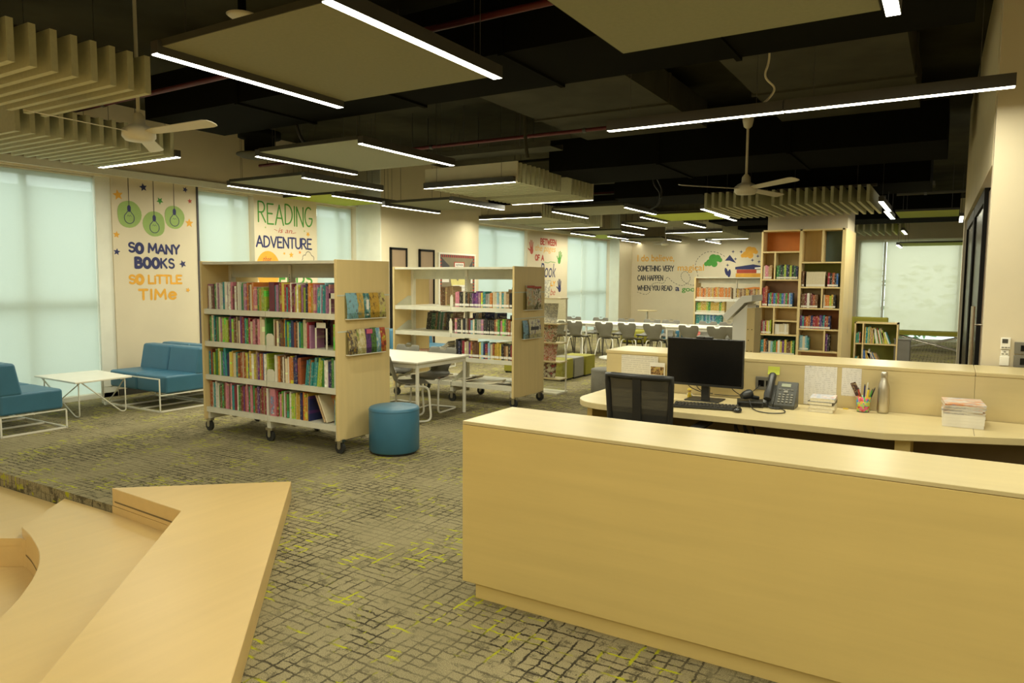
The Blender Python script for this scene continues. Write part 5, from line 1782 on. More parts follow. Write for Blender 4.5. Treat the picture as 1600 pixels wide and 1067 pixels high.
# the rest of the books: tall bookcase, low bookcase and the far white bookcase, past counting
def stuff_books():
    m = MB()
    cols = []
    r = random.Random(11)

    def fill(x0, x1, y, z, h, pal, wr=(0.018, 0.034), d=0.18, band=True, hv=0.1, lean=0.0):
        x = x0
        while x < x1 - wr[1]:
            w = r.uniform(*wr)
            hh = h * r.uniform(1 - hv, 1 + hv * 0.5)
            c = PAL[r.choice(pal)]
            if lean:
                q = RY(lean)
                n0 = len(m.f)
                m.obox(Vector((x + w / 2, y + d / 2, z)) + q @ Vector((0, 0, hh / 2)) + Vector((0, 0, w / 2 * math.sin(abs(lean)))), (w, d, hh), q)
                cols.extend([c] * (len(m.f) - n0))
            else:
                n0 = len(m.f)
                m.box(x, x + w - 0.001, y, y + d, z, z + hh)
                cols.extend([c] * (len(m.f) - n0))
                if band:
                    n0 = len(m.f)
                    m.box(x + 0.0005, x + w - 0.0015, y - 0.0015, y + 0.002, z + 0.012, z + 0.04)
                    cols.extend([PAL['white']] * (len(m.f) - n0))
            x += w / math.cos(lean)

    yb = 12.87
    W2 = (0.022, 0.04)
    fill(-2.76, -2.59, yb, 1.658, 0.23, ['tan', 'pink', 'brown', 'cream'], W2)
    fill(-2.54, -2.19, yb, 1.658, 0.24, ['black', 'dark green', 'lime', 'green', 'navy', 'cream'], W2)
    fill(-2.76, -2.66, yb, 1.194, 0.33, ['navy', 'crimson', 'rust'], (0.034, 0.046))
    fill(-2.66, -2.235, yb, 1.194, 0.23, ['blue', 'crimson', 'teal', 'green', 'blue', 'mauve', 'sky blue'], W2, hv=0.03)
    fill(-2.76, -2.575, yb, 0.718, 0.24, ['yellow', 'grey', 'lime', 'blue', 'crimson', 'cream'], W2)
    fill(-2.535, -2.30, yb, 0.718, 0.19, ['cream', 'cream', 'black', 'white'], W2)
    fill(-2.76, -2.195, yb, 0.364, 0.25, ['yellow', 'brown', 'green', 'cream', 'teal', 'purple', 'sky blue', 'orange', 'white', 'black'], W2)
    fill(-2.13, -2.06, yb, 1.534, 0.25, ['rust', 'brown'], W2)
    fill(-2.06, -1.74, yb, 1.534, 0.25, ['cream'], wr=(0.03, 0.034), hv=0.01)
    fill(-1.73, -1.54, yb, 1.534, 0.24, ['rust', 'crimson', 'blue', 'mauve', 'black'], W2)
    fill(-2.13, -1.84, yb, 1.18, 0.24, ['rust', 'brown', 'sky blue', 'white', 'black', 'navy', 'maroon'], W2)
    fill(-1.78, -1.56, yb, 1.18, 0.23, ['lime', 'cream', 'black', 'green', 'orange', 'mustard'], W2)
    fill(-2.13, -1.63, yb, 0.832, 0.22, ['crimson', 'orange', 'purple', 'navy', 'teal', 'rust', 'teal', 'black'], W2)
    fill(-2.13, -1.97, yb, 0.466, 0.24, ['sky blue', 'grey', 'cream', 'teal'], W2)
    fill(-1.72, -1.63, yb, 0.466, 0.30, ['black', 'purple', 'grey'], W2, band=False)
    # low bookcase
    ol = ['tan', 'cream', 'green', 'mustard', 'lime', 'blue', 'white', 'rust', 'teal', 'yellow']
    yl, W3 = 14.45, (0.012, 0.024)
    fill(-1.42, -1.33, yl, 0.514, 0.19, ol, W3, band=False)
    fill(-1.28, -1.10, yl, 0.514, 0.30, ol, W3, band=False)
    fill(-1.10, -0.93, yl, 0.514, 0.27, ol, W3, band=False, lean=-0.2)
    fill(-0.94, -0.84, yl, 0.514, 0.22, ol, W3, band=False, lean=-0.36)
    fill(-1.42, -1.35, yl, 0.12, 0.14, ol, W3, band=False)
    fill(-1.28, -1.14, yl, 0.12, 0.28, ol, W3, band=False, lean=-0.1)
    fill(-1.13, -0.96, yl, 0.12, 0.24, ol, W3, band=False, lean=-0.45)
    # the far sides of both rolling bookcases
    dk = ['black', 'grey', 'brown', 'dark green', 'navy', 'tan']
    for z, h in zip(L1, (0.24, 0.262, 0.27, 0.27)):
        fill(A0, A1, 5.12, z, h, W1, (0.02, 0.04), band=False)
        fill(B0, B1 + 0.01, 5.12, z, h, W1, (0.02, 0.04), band=False)
    fill(-4.98, -4.64, 8.10, L2[0], 0.255, dk, (0.04, 0.06), band=False)
    fill(-5.55, -5.05, 8.10, L2[1], 0.275, dk, (0.04, 0.06), band=False)
    fill(-4.95, -4.64, 8.10, L2[1], 0.235, dk, (0.04, 0.06), band=False)
    # far white bookcase
    yf = 19.54
    fill(-5.94, -4.95, yf, 1.155, 0.30, ['orange', 'tan', 'orange', 'rust', 'mustard', 'tan', 'orange'], wr=(0.03, 0.05))
    fill(-4.88, -4.0, yf, 1.155, 0.27, ['brown', 'tan', 'rust', 'tan', 'mustard'], wr=(0.03, 0.05))
    fill(-5.94, -5.15, yf, 0.786, 0.28, ['lime', 'mustard', 'lime', 'green', 'mustard'], wr=(0.03, 0.05))
    fill(-4.7, -4.0, yf, 0.786, 0.22, ['brown', 'black', 'grey'], wr=(0.03, 0.05), band=False)
    fill(-5.94, -5.2, yf, 0.43, 0.28, ['teal', 'blue', 'teal', 'sky blue'], wr=(0.03, 0.05))
    fill(-5.94, -4.9, yf, 0.12, 0.26, ['blue', 'sky blue', 'white', 'navy'], wr=(0.03, 0.05))
    ob = m.build('library_book', 'books_attr')
    at = ob.data.color_attributes.new("col", 'FLOAT_COLOR', 'CORNER')
    k = 0
    for p, c in zip(ob.data.polygons, cols):
        for _ in p.loop_indices:
            at.data[k].color = (c[0], c[1], c[2], 1)
            k += 1
    tag(ob, 'many further books: tall, low and white bookcases, far sides of the rolling ones', 'books', kind='stuff')


stuff_books()

# ------------------------------------------------------------------ things on the staff desk
DZ = 0.7503
# monitor
o = (-1.45, 5.05, DZ)
t = thing('monitor', 'wide black monitor, switched off, standing on the staff desk', 'monitor', o)
MB(o).box(-1.722, -1.182, 5.0, 5.035, 0.866, 1.203).build('housing', 'black', t, bevel=0.005)
MB(o).box(-1.715, -1.189, 4.9985, 4.9998, 0.884, 1.197).build('screen', 'screen', t)
MB(o).box(-1.48, -1.425, 5.045, 5.075, 0.758, 1.0).box(-1.5, -1.41, 5.034, 5.05, 0.95, 1.08).build('neck', 'black', t)
MB(o).box(-1.60, -1.35, 5.03, 5.22, DZ, 0.758).build('base', 'black', t, bevel=0.003, seg=1)
o = (-1.45, 5.02, 1.2035)
t = thing('webcam', 'flat black webcam resting on top of the monitor', 'webcam', o)
MB(o).box(-1.515, -1.40, 5.0, 5.04, 1.2035, 1.216).build('body', 'black', t, bevel=0.004)
MB(o).tube([(-1.457, 4.997, 1.21), (-1.457, 5.0, 1.21)], 0.005, 12).build('lens', 'screen', t)

# keyboard
o = (-1.37, 4.80, DZ)
t = thing('keyboard', 'black keyboard on the desk in front of the monitor', 'keyboard', o, 0.20)
MB().box(-0.22, 0.22, -0.07, 0.075, 0.002, 0.016).build('case', 'black', t, bevel=0.003, seg=1)
for rr in range(5):
    k = MB()
    n = 18
    for i in range(n):
        if rr == 0 and 4 <= i <= 9:
            if i == 4:
                k.box(-0.21 + 4 * 0.0233, -0.21 + 10 * 0.0233 - 0.004, -0.06, -0.06 + 0.019, 0.0165, 0.023)
            continue
        k.box(-0.21 + i * 0.0233, -0.21 + i * 0.0233 + 0.019, -0.06 + rr * 0.0245, -0.06 + rr * 0.0245 + 0.019, 0.0165, 0.022 + 0.001 * rr)
    k.build('key_row', plain("dark_key", (0.035, 0.033, 0.028), 0.45) if rr == 0 else bpy.data.materials["dark_key"], t)
o = (-1.155, 4.765, DZ)
t = thing('mouse', 'glossy black mouse beside the keyboard', 'mouse', o, 0.3)
MB().ball((0, 0, 0.012), (0.030, 0.050, 0.022), 18, 10).build('shell', plain("gloss_black", (0.012, 0.012, 0.012), 0.15), t)
MB().box(-0.004, 0.004, -0.03, -0.015, 0.030, 0.035).build('wheel', 'grey_plastic', t)
MB().lathe([(0.026, 0.0), (0.026, 0.002)], (0, 0, 0), 14).build('foot', 'rubber', t)
o = (-1.245, 4.99, DZ)
tag(MB(o).box(-1.265, -1.215, 4.92, 4.96, DZ, DZ + 0.012).build('note_pad', 'card', loc=o), 'tiny white note pad between keyboard and black box', 'note pad')

# black box with a hand scanner lying on it
o = (-1.14, 5.05, DZ)
t = thing('media_box', 'flat black electronic box between keyboard and telephone', 'electronic box', o, 0.25)
MB().box(-0.085, 0.085, -0.075, 0.085, 0.003, 0.038).build('case', 'black', t, bevel=0.004)
MB().box(-0.075, 0.075, -0.0765, -0.0752, 0.01, 0.03).build('front_plate', 'screen', t)
MB().box(-0.07, -0.05, -0.06, -0.04, 0, 0.003).box(0.05, 0.07, -0.06, -0.04, 0, 0.003).box(-0.07, -0.05, 0.05, 0.07, 0, 0.003).box(0.05, 0.07, 0.05, 0.07, 0, 0.003).build('foot', 'rubber', t)
o = (-1.16, 5.05, DZ + 0.0385)
t = thing('hand_scanner', 'black hand-held scanner lying on the flat black box', 'scanner', o, -0.6)
MB().lathe([(0.030, -0.05), (0.034, -0.03), (0.026, 0.01), (0.018, 0.03)], (0, 0, 0), 18).build('head', 'black', t).rotation_euler = (math.radians(100), 0, 0)
t.children[0].location = (0, -0.02, 0.035)
MB().tube([(0, -0.03, 0.03), (0, 0.03, 0.022), (0.02, 0.085, 0.012)], [0.017, 0.015, 0.012], 12).build('grip', 'black', t)
pts = [(-1.13, 4.98, 0.80), (-1.10, 4.93, DZ + 0.006), (-1.04, 4.82, DZ + 0.006), (-0.95, 4.79, DZ + 0.006), (-0.87, 4.86, DZ + 0.006), (-0.90, 4.98, DZ + 0.006), (-0.97, 5.04, DZ + 0.006)]
tag(MB(pts[0]).tube(rounded(pts, 0.08, 6), 0.0035, 8).build('scanner_cable', 'black', loc=pts[0]), 'black cable looping over the desk in front of the telephone', 'cable')

# telephone
o = (-0.955, 5.12, DZ)
t = thing('desk_telephone', 'dark grey desk telephone with keypad, below the lime note', 'telephone', o, 0.0)
m = MB()
m.prism_dir([(-0.075, 0.0), (0.075, 0.0), (0.075, 0.16), (0.06, 0.17), (-0.075, 0.025)], lambda p, q, s: (-0.03 + s * 0.135, p, q))
m.build('body', 'phone', t, bevel=0.004)
m = MB()
m.prism_dir([(-0.07, 0.0), (0.07, 0.0), (0.07, 0.14), (-0.07, 0.03)], lambda p, q, s: (-0.105 + s * 0.073, p, q))
m.build('cradle', 'phone', t, bevel=0.004)
q = Matrix.Rotation(math.atan2(0.145, 0.135), 3, 'X')
def on_face(u, v, h=0.0):
    """u across, v up the sloping face."""
    p = Vector((u, -0.075, 0.025)) + q @ Vector((0, v, h))
    return p
m = MB()
for i in range(4):
    for j in range(4):
        m.obox(on_face(0.0 + j * 0.026, 0.026 + i * 0.02, 0.003), (0.014, 0.010, 0.006), q)
for j in range(4):
    m.obox(on_face(-0.005 + j * 0.026, 0.128, 0.002), (0.016, 0.005, 0.004), q)
m.build('keypad', 'key', t)
MB().obox(on_face(0.035, 0.112, 0.002), (0.026, 0.018, 0.005), q).build('navigation_key', 'key', t)
MB().obox(on_face(0.03, 0.165, 0.001), (0.06, 0.026, 0.003), q).build('display', plain("lcd_glass", (0.32, 0.34, 0.24), 0.3), t)
hs = MB()
P = [(-0.068, -0.085, 0.06), (-0.068, -0.06, 0.092), (-0.068, 0.0, 0.145), (-0.068, 0.055, 0.195), (-0.068, 0.075, 0.205)]
hs.tube(P, [0.026, 0.029, 0.021, 0.027, 0.025], 14)
hs.build('handset', 'black', t)
pts = [(-1.025, 5.06, 0.79), (-1.02, 5.02, 0.765), (-0.98, 4.99, 0.757), (-0.93, 5.01, 0.757), (-0.94, 5.045, 0.757)]
tag(MB(pts[0]).tube(rounded(pts, 0.03, 5), 0.006, 8).build('handset_cord', 'black', loc=pts[0]), 'thick black coiled cord in front of the telephone', 'cord')

o = (-1.09, 5.31, 0.88)
t = thing('socket_plate', 'grey double socket plate on the ledge front behind the telephone', 'socket', o)
MB(o).box(-1.165, -1.03, 5.309, 5.3195, 0.83, 0.925).build('plate', 'grey_plastic', t, bevel=0.003)
MB(o).box(-1.145, -1.105, 5.307, 5.3088, 0.855, 0.90).box(-1.09, -1.05, 5.307, 5.3088, 0.855, 0.90).build('socket', 'screen', t)
o = (-1.04, 5.317, 0.975)
m = MB(o)
m.prism_dir([(5.3185, 1.003), (5.3175, 1.003), (5.3165, 0.975), (5.309, 0.947), (5.310, 0.947), (5.318, 0.975)], lambda p, q, s: (-1.082 + s * 0.08, p, q))
tag(m.build('sticky_note', 'yellow_note', loc=o), 'lime sticky note on the ledge front above the telephone', 'note')


def sheet(x0, x1, z0, z1, y, mat, label, name='paper_sheet', cat='paper', curl=0.0):
    o = ((x0 + x1) / 2, y, z0)
    n = 6
    vs, fs = [], []
    for k in range(n + 1):
        u = k / n
        yy = y - curl * max(0, u - 0.5) ** 2 * 4
        vs += [(x0 + (x1 - x0) * u, yy, z0), (x0 + (x1 - x0) * u, yy, z1), (x0 + (x1 - x0) * u, yy + 0.0006, z0), (x0 + (x1 - x0) * u, yy + 0.0006, z1)]
    for k in range(n):
        b, c = 4 * k, 4 * k + 4
        fs += [(b, c, c + 1, b + 1), (b + 2, b + 3, c + 3, c + 2), (b + 1, c + 1, c + 3, b + 3), (b, b + 2, c + 2, c)]
    fs += [(0, 1, 3, 2), (4 * n, 4 * n + 2, 4 * n + 3, 4 * n + 1)]
    ob = MB(o).add(vs, fs).build(name, mat, loc=o)
    return tag(ob, label, cat)


a = sheet(-0.836, -0.628, 0.755, 1.046, 5.317, 'letter', 'printed A4 list on the ledge front behind the small book stack')
MB((-0.732, 5.317, 0.755)).lathe([(0.006, 0), (0.006, 0.001)], (-0.80, 5.316, 1.02), 14).build('crest', 'charcoal_paint', a).rotation_euler = (0, 0, 0)
sheet(-0.598, -0.477, 0.836, 1.040, 5.317, 'letter', 'small printed sheet on the ledge front behind the pen cup')
sheet(-2.207, -1.90, 0.86, 1.022, 5.317, 'timetable', 'grey timetable sheet on the ledge front behind the office chair', curl=0.01)
a = sheet(-1.963, -1.842, 0.875, 0.977, 5.30, 'card', 'white photo card standing before the timetable, beside the monitor', 'photo_card', 'card')
MB((-1.9025, 5.30, 0.875)).box(-1.955, -1.85, 5.2985, 5.2995, 0.882, 0.945).build('picture', print_mat("card_photo", [(0.03, 0.02, 0.01), (0.10, 0.05, 0.02), (0.5, 0.3, 0.1), (0.3, 0.35, 0.1)], 40, 2.0), a)
MB((-1.9025, 5.30, 0.875)).box(-1.95, -1.86, 5.29, 5.3, DZ, 0.875).build('holder', 'acrylic', a)

# stack of little books
for i, (h, dx, rz, col, pg) in enumerate(((0.022, 0, 0.0, (0.72, 0.66, 0.5), 0), (0.024, 0.004, 0.06, (0.66, 0.6, 0.44), 0), (0.022, -0.002, -0.03, (0.12, 0.11, 0.08), 0), (0.024, 0.004, 0.05, (0.62, 0.4, 0.3), 0))):
    z = DZ + sum((0.022, 0.024, 0.022, 0.024)[:i]) + 0.0004 * i
    o = (-0.688 + dx, 5.145, z)
    t = thing('small_book', ('cream small book, bottom of the little stack on the desk', 'buff small book, second from the bottom of the little desk stack', 'dark-edged small book, third in the little stack on the desk', 'small book with a red and white cover on top of the desk stack')[i], 'book', o, rz, 'little stack of books on the staff desk')
    MB().box(-0.074, 0.074, -0.1, 0.1, 0.002, h - 0.002).build('page_block', 'page', t)
    cm = plain("small_cover_%d" % i, col, 0.5) if i < 3 else print_mat("small_cover_print", [(0.5, 0.08, 0.06), (0.7, 0.66, 0.6), (0.3, 0.36, 0.5), (0.66, 0.6, 0.55)], 22, 3.0)
    MB().box(-0.076, 0.076, -0.102, 0.102, 0, 0.0019).box(-0.076, 0.076, -0.102, 0.102, h - 0.0019, h).box(0.0745, 0.076, -0.102, 0.102, 0.002, h - 0.002).build('cover', cm, t)
o = (-0.56, 5.28, DZ)
tag(MB(o).box(-0.578, -0.545, 5.272, 5.285, DZ, DZ + 0.006).build('page_marker', 'yellow', loc=o), 'yellow marker strip on the desk below the small sheet', 'marker strip')

# pen cup
o = (-0.452, 5.235, DZ)
t = thing('pen_cup', 'patchwork coloured pen cup beside the steel bottle', 'pen cup', o)
k = NT("patchwork_decoupage")
vo = k.n("ShaderNodeTexVoronoi")
vo.inputs["Scale"].default_value = 75
k.l(k.coord(), vo.inputs["Vector"])
hsv = k.n("ShaderNodeSeparateColor")
k.l(vo.outputs["Color"], hsv.inputs[0])
k.base(k.ramp(hsv.outputs[0], [(0.0, (0.5, 0.05, 0.05)), (0.2, (0.04, 0.2, 0.42)), (0.38, (0.6, 0.35, 0.03)), (0.52, (0.1, 0.35, 0.1)), (0.68, (0.6, 0.12, 0.2)), (0.85, (0.3, 0.5, 0.1))], 'CONSTANT'))
k.b.inputs["Roughness"].default_value = 0.35
MB().lathe([(0.036, 0.0), (0.047, 0.104), (0.0445, 0.104), (0.034, 0.004), (0.001, 0.004)], (0, 0, 0), 28).build('cup', k.m, t)
MB().lathe([(0.0365, 0.0005), (0.037, 0.006), (0.0365, 0.006)], (0, 0, 0), 28).build('foot_rim', 'charcoal_paint', t)
for i, (x, y, tx, ty, h, r, mt, nm, lb) in enumerate((
    (-0.015, 0.0, -0.045, 0.01, 0.165, 0.0045, 'orange_paint', 'pencil', 'orange pencil leaning out of the pen cup'),
    (0.0, 0.005, 0.004, 0.012, 0.172, 0.005, 'navy', 'pen', 'blue pen standing upright in the pen cup'),
    (0.01, -0.01, 0.028, 0.0, 0.15, 0.007, 'yellow', 'marker_pen', 'yellow marker in the pen cup'),
    (0.015, 0.005, 0.062, 0.012, 0.155, 0.0045, 'black', 'pen', 'black pen leaning far out of the pen cup'),
    (0.012, -0.005, 0.05, -0.008, 0.148, 0.0045, 'leaf', 'pen', 'dark green pen beside the black pen in the cup'),
    (-0.01, -0.01, -0.03, -0.015, 0.15, 0.0045, 'brick_red', 'pencil', 'red pencil in the pen cup'),
    (0.005, 0.012, 0.02, 0.025, 0.185, 0.004, 'cream_metal', 'letter_opener', 'pale flat stick at the back of the pen cup'),
)):
    oo = (o[0] + x, o[1] + y, DZ + 0.006)
    p1 = Vector((o[0] + tx, o[1] + ty, DZ + h))
    b = MB(oo).tube([oo, tuple(p1)], r, 10)
    ob = b.build(nm, mt, loc=oo)
    tag(ob, lb, nm.replace('_', ' '), 'pens in the patchwork cup')
    d = (p1 - Vector(oo)).normalized()
    MB(oo).tube([tuple(p1), tuple(p1 + d * 0.012)], [r, r * 0.35], 10).build('tip', 'dark_metal' if nm != 'letter_opener' else 'cream_metal', ob)
oo = (o[0] - 0.02, o[1] + 0.002, DZ + 0.006)
b = MB(oo)
b.obox((o[0] - 0.042, o[1] + 0.004, DZ + 0.13), (0.034, 0.004, 0.13), RY(-0.42))
tag(b.build('bookmark', print_mat("bookmark_print", [(0.03, 0.02, 0.02), (0.08, 0.03, 0.03), (0.5, 0.4, 0.2)], 60, 1.0), loc=oo), 'dark printed bookmark leaning out of the pen cup', 'bookmark', 'pens in the patchwork cup')

o = (-0.338, 5.262, DZ)
t = thing('steel_bottle', 'brushed steel drinking bottle on the desk beside the pen cup', 'bottle', o)
MB().lathe([(0.030, 0.0), (0.0345, 0.004), (0.036, 0.02), (0.036, 0.15), (0.033, 0.18), (0.024, 0.215), (0.0195, 0.232), (0.0195, 0.238)], (0, 0, 0), 36).build('body', 'steel', t)
MB().lathe([(0.0205, 0.2385), (0.021, 0.245), (0.021, 0.266), (0.018, 0.272), (0.001, 0.273)], (0, 0, 0), 30).build('cap', 'chrome', t)

# pile of magazines
MG = [print_mat("glossy_a", [(0.25, 0.24, 0.36), (0.66, 0.62, 0.54), (0.62, 0.58, 0.50), (0.36, 0.34, 0.32), (0.66, 0.62, 0.54)], 26, 2.0, (0.4, 1, 1)), print_mat("glossy_b", [(0.66, 0.62, 0.54), (0.62, 0.58, 0.50), (0.60, 0.28, 0.10), (0.66, 0.62, 0.54)], 24, 6.0, (0.4, 1, 1)), plain("uncoated_edges", (0.74, 0.70, 0.60), 0.8)]
zz = DZ
rr = random.Random(5)
for i in range(11):
    th = 0.0185 if i < 4 else 0.0085
    lb = ('thick white-edged magazine, %s from the bottom of the desk pile' if i < 4 else 'thin magazine, %s from the bottom of the desk pile') % nth(i + 1)
    if i == 10:
        lb = 'glossy magazine with a violet and orange cover on top of the desk pile'
    oo = (0.105, 5.12, zz)
    a = rr.uniform(-0.06, 0.06)
    t = MB().box(-0.105, 0.105, -0.14, 0.14, 0, th)
    ob = t.build('magazine', MG[2] if i < 4 else MG[i % 2] if i < 10 else print_mat("glossy_top", [(0.20, 0.20, 0.36), (0.66, 0.62, 0.56), (0.62, 0.22, 0.05), (0.30, 0.30, 0.40)], 13, 3.3, (0.6, 1.4, 1)), loc=oo)
    ob.rotation_euler = (0, 0, a + (0.03 if i > 6 else 0))
    tag(ob, lb, 'magazine', 'pile of magazines on the staff desk')
    zz += th + 0.0004

# small yellow toy figure
o = (-1.60, 5.16, DZ)
t = thing('toy_figure', 'tiny yellow toy figure standing behind the keyboard', 'toy', o)
MB().lathe([(0.012, 0.0), (0.016, 0.01), (0.013, 0.035), (0.006, 0.042)], (0, 0, 0), 16).build('body', 'yellow', t)
MB().ball((0, 0, 0.053), 0.014, 14, 10).build('head', plain("toy_peach", (0.62, 0.42, 0.22), 0.5), t)
MB().lathe([(0.017, 0.058), (0.014, 0.066), (0.001, 0.072)], (0, 0, 0), 16).build('hat', 'yellow', t)
for s in (-1, 1):
    MB().tube([(s * 0.013, 0, 0.032), (s * 0.022, -0.004, 0.018)], 0.004, 8).build('arm', 'white_plastic', t)

for pts, lb in (([(-1.60, 5.04, 0.90), (-1.585, 5.10, 0.84), (-1.52, 5.16, 0.80), (-1.44, 5.2, 0.79)], 'thin black cable sagging behind the monitor, nearest the toy'),
                ([(-1.53, 5.04, 0.90), (-1.52, 5.10, 0.83), (-1.48, 5.15, 0.80)], 'short black cable behind the monitor stand'),
                ([(-1.40, 5.10, 0.80), (-1.30, 5.2, 0.785), (-1.2, 5.22, 0.79), (-1.12, 5.26, 0.87)], 'black cable running from monitor stand to the socket plate'),
                ([(-1.29, 5.04, 0.90), (-1.27, 5.10, 0.84), (-1.22, 5.14, 0.80)], 'black cable hanging behind the monitor, beside the black box')):
    tag(MB(pts[0]).tube(rounded(pts, 0.04, 5), 0.003, 6).build('monitor_cable', 'black', loc=pts[0]), lb, 'cable')
for i, (x, s) in enumerate(((-1.24, 0.02), (-1.21, 0.05), (-1.17, 0.03), (-1.14, 0.06), (-1.10, 0.04))):
    pts = [(x, 5.15, 0.70), (x - s, 5.12, 0.60), (x + s, 5.10, 0.45), (x + 0.02, 5.14, 0.30), (x, 5.18, 0.15)]
    tag(MB(pts[0]).tube(rounded(pts, 0.06, 5), 0.007, 6).build('desk_cable', 'black', loc=pts[0]), 'black cable hanging in the bundle under the desk', 'cable', 'cable bundle under the desk')

# ------------------------------------------------------------------ office chair
o = (-1.635, 4.42, 0)
t = thing('office_chair', 'black mesh-backed office chair pushed up to the staff desk', 'chair', o, 0.02)
def back(u, v):
    """u -1..1 across, v 0..1 up; gently curved shell."""
    w = 0.19 + 0.02 * v
    return Vector((u * w, -0.20 - 0.04 * v + 0.03 * (1 - u * u) * 0.0 + 0.035 * u * u, 0.56 + 0.45 * v))
f = MB()
loop = [back(-1 + 2 * i / 10, 1) for i in range(11)] + [back(1, 1 - i / 10) for i in range(1, 11)] + [back(1 - 2 * i / 10, 0) for i in range(1, 11)] + [back(-1, i / 10) for i in range(1, 10)]
f.tube(loop, 0.019, 8, closed=True)
f.build('back_frame', 'black', t)
sp = MB()
pts = [back(0, i / 8) + Vector((0, -0.006, 0)) for i in range(9)]
for i in range(8):
    a, b = pts[i], pts[i + 1]
    sp.add([a + Vector((-0.027, -0.008, 0)), a + Vector((0.027, -0.008, 0)), a + Vector((0.027, 0.008, 0)), a + Vector((-0.027, 0.008, 0)),
            b + Vector((-0.027, -0.008, 0)), b + Vector((0.027, -0.008, 0)), b + Vector((0.027, 0.008, 0)), b + Vector((-0.027, 0.008, 0))],
           [(0, 1, 5, 4), (1, 2, 6, 5), (2, 3, 7, 6), (3, 0, 4, 7)])
sp.build('back_spine', 'black', t)
for a, b in ((-0.97, -0.10), (0.10, 0.97)):
    mm = MB()
    n = 6
    vs, fs = [], []
    for i in range(n + 1):
        for j in range(n + 1):
            vs.append(back(a + (b - a) * i / n, 0.03 + 0.94 * j / n))
    for i in range(n):
        for j in range(n):
            fs.append((i * (n + 1) + j, (i + 1) * (n + 1) + j, (i + 1) * (n + 1) + j + 1, i * (n + 1) + j + 1))
    mm.add(vs, fs, 0, True)
    mm.build('mesh_panel', 'mesh', t)
sup = MB().tube([back(-0.85, 0.18) + Vector((0, 0.03, 0)), back(0, 0.16) + Vector((0, 0.035, 0)), back(0.85, 0.18) + Vector((0, 0.03, 0))], 0.028, 10)
sup.build('lumbar_pad', 'dark_metal', t)
MB().box(-0.23, 0.23, -0.20, 0.24, 0.43, 0.50).build('seat', plain("black_fabric", (0.02, 0.02, 0.018), 0.85), t, bevel=0.03, seg=3)
for s in (-1, 1):
    ar = MB().tube(rounded([(s * 0.23, 0.0, 0.45), (s * 0.285, 0.0, 0.47), (s * 0.285, 0.12, 0.645)], 0.04, 5), 0.017, 10).build('arm', 'black', t)
    MB().box(s * 0.285 - 0.042, s * 0.285 + 0.042, 0.02, 0.36, 0.646, 0.672).build('arm_pad', 'black', ar, bevel=0.012)
MB().tube([(0, -0.19, 0.56), (0, -0.12, 0.44), (0, 0, 0.41)], 0.03, 10).build('back_stem', 'black', t)
MB().tube([(0, 0, 0.09), (0, 0, 0.43)], 0.026, 14).build('gas_column', 'dark_metal', t)
for i in range(5):
    a = 2 * math.pi * i / 5 + 0.3
    lg = MB().tube([(0, 0, 0.11), (0.28 * math.cos(a), 0.28 * math.sin(a), 0.07)], [0.026, 0.016], 10).build('star_leg', 'black', t)
    c = Vector((0.28 * math.cos(a), 0.28 * math.sin(a), 0.027))
    MB().tube([c + Vector((-0.02, 0, 0)), c + Vector((0.02, 0, 0))], 0.027, 14).build('caster', 'rubber', lg)

# ------------------------------------------------------------------ things on the beige wall beside the ledge
WY = 5.85
o = (0.34, WY, 1.2)
t = thing('air_conditioner_control', 'white wall control with dark display on the beige wall', 'wall control', o)
MB(o).box(0.312, 0.368, WY - 0.022, WY - 0.0005, 1.163, 1.242).build('body', 'white_plastic', t, bevel=0.004)
MB(o).box(0.320, 0.352, WY - 0.0235, WY - 0.0221, 1.205, 1.233).build('display', 'phone', t)
MB(o).box(0.318, 0.332, WY - 0.024, WY - 0.0221, 1.172, 1.18).box(0.336, 0.350, WY - 0.024, WY - 0.0221, 1.172, 1.18).box(0.354, 0.364, WY - 0.024, WY - 0.0221, 1.172, 1.18).build('button', 'key', t)
o = (0.34, WY, 1.1)
t = thing('remote_holder', 'white remote holder fixed just below the wall control', 'remote holder', o)
MB(o).box(0.312, 0.366, WY - 0.026, WY - 0.0005, 1.052, 1.118).build('cradle', 'white_plastic', t, bevel=0.005)
MB(o).box(0.316, 0.362, WY - 0.018, WY - 0.0005, 1.1185, 1.158).build('remote', 'white_plastic', t, bevel=0.003, seg=1)
MB(o).box(0.320, 0.334, WY - 0.0195, WY - 0.0181, 1.128, 1.136).box(0.342, 0.356, WY - 0.0195, WY - 0.0181, 1.128, 1.136).box(0.331, 0.345, WY - 0.0195, WY - 0.0181, 1.143, 1.150).build('button', 'key', t)
for z0, z1, lb in ((1.135, 1.215, 'upper grey switch plate on the beige wall beside the wall control'), (1.045, 1.128, 'lower grey switch plate on the beige wall beside the remote holder')):
    o = (0.47, WY, z0)
    t = thing('switch_plate', lb, 'switch', o)
    MB(o).box(0.39, 0.55, WY - 0.014, WY - 0.0005, z0, z1).build('plate', 'grey_plastic', t, bevel=0.003)
    MB(o).box(0.425, 0.465, WY - 0.018, WY - 0.0141, z0 + 0.02, z1 - 0.02).box(0.48, 0.52, WY - 0.018, WY - 0.0141, z0 + 0.02, z1 - 0.02).build('rocker', 'screen', t)
# ------------------------------------------------------------------ painted wall murals
def arc(cx, cy, rx, ry, a0, a1, n=10):
    return [(cx + rx * math.cos(math.radians(a0 + (a1 - a0) * i / n)), cy + ry * math.sin(math.radians(a0 + (a1 - a0) * i / n))) for i in range(n + 1)]


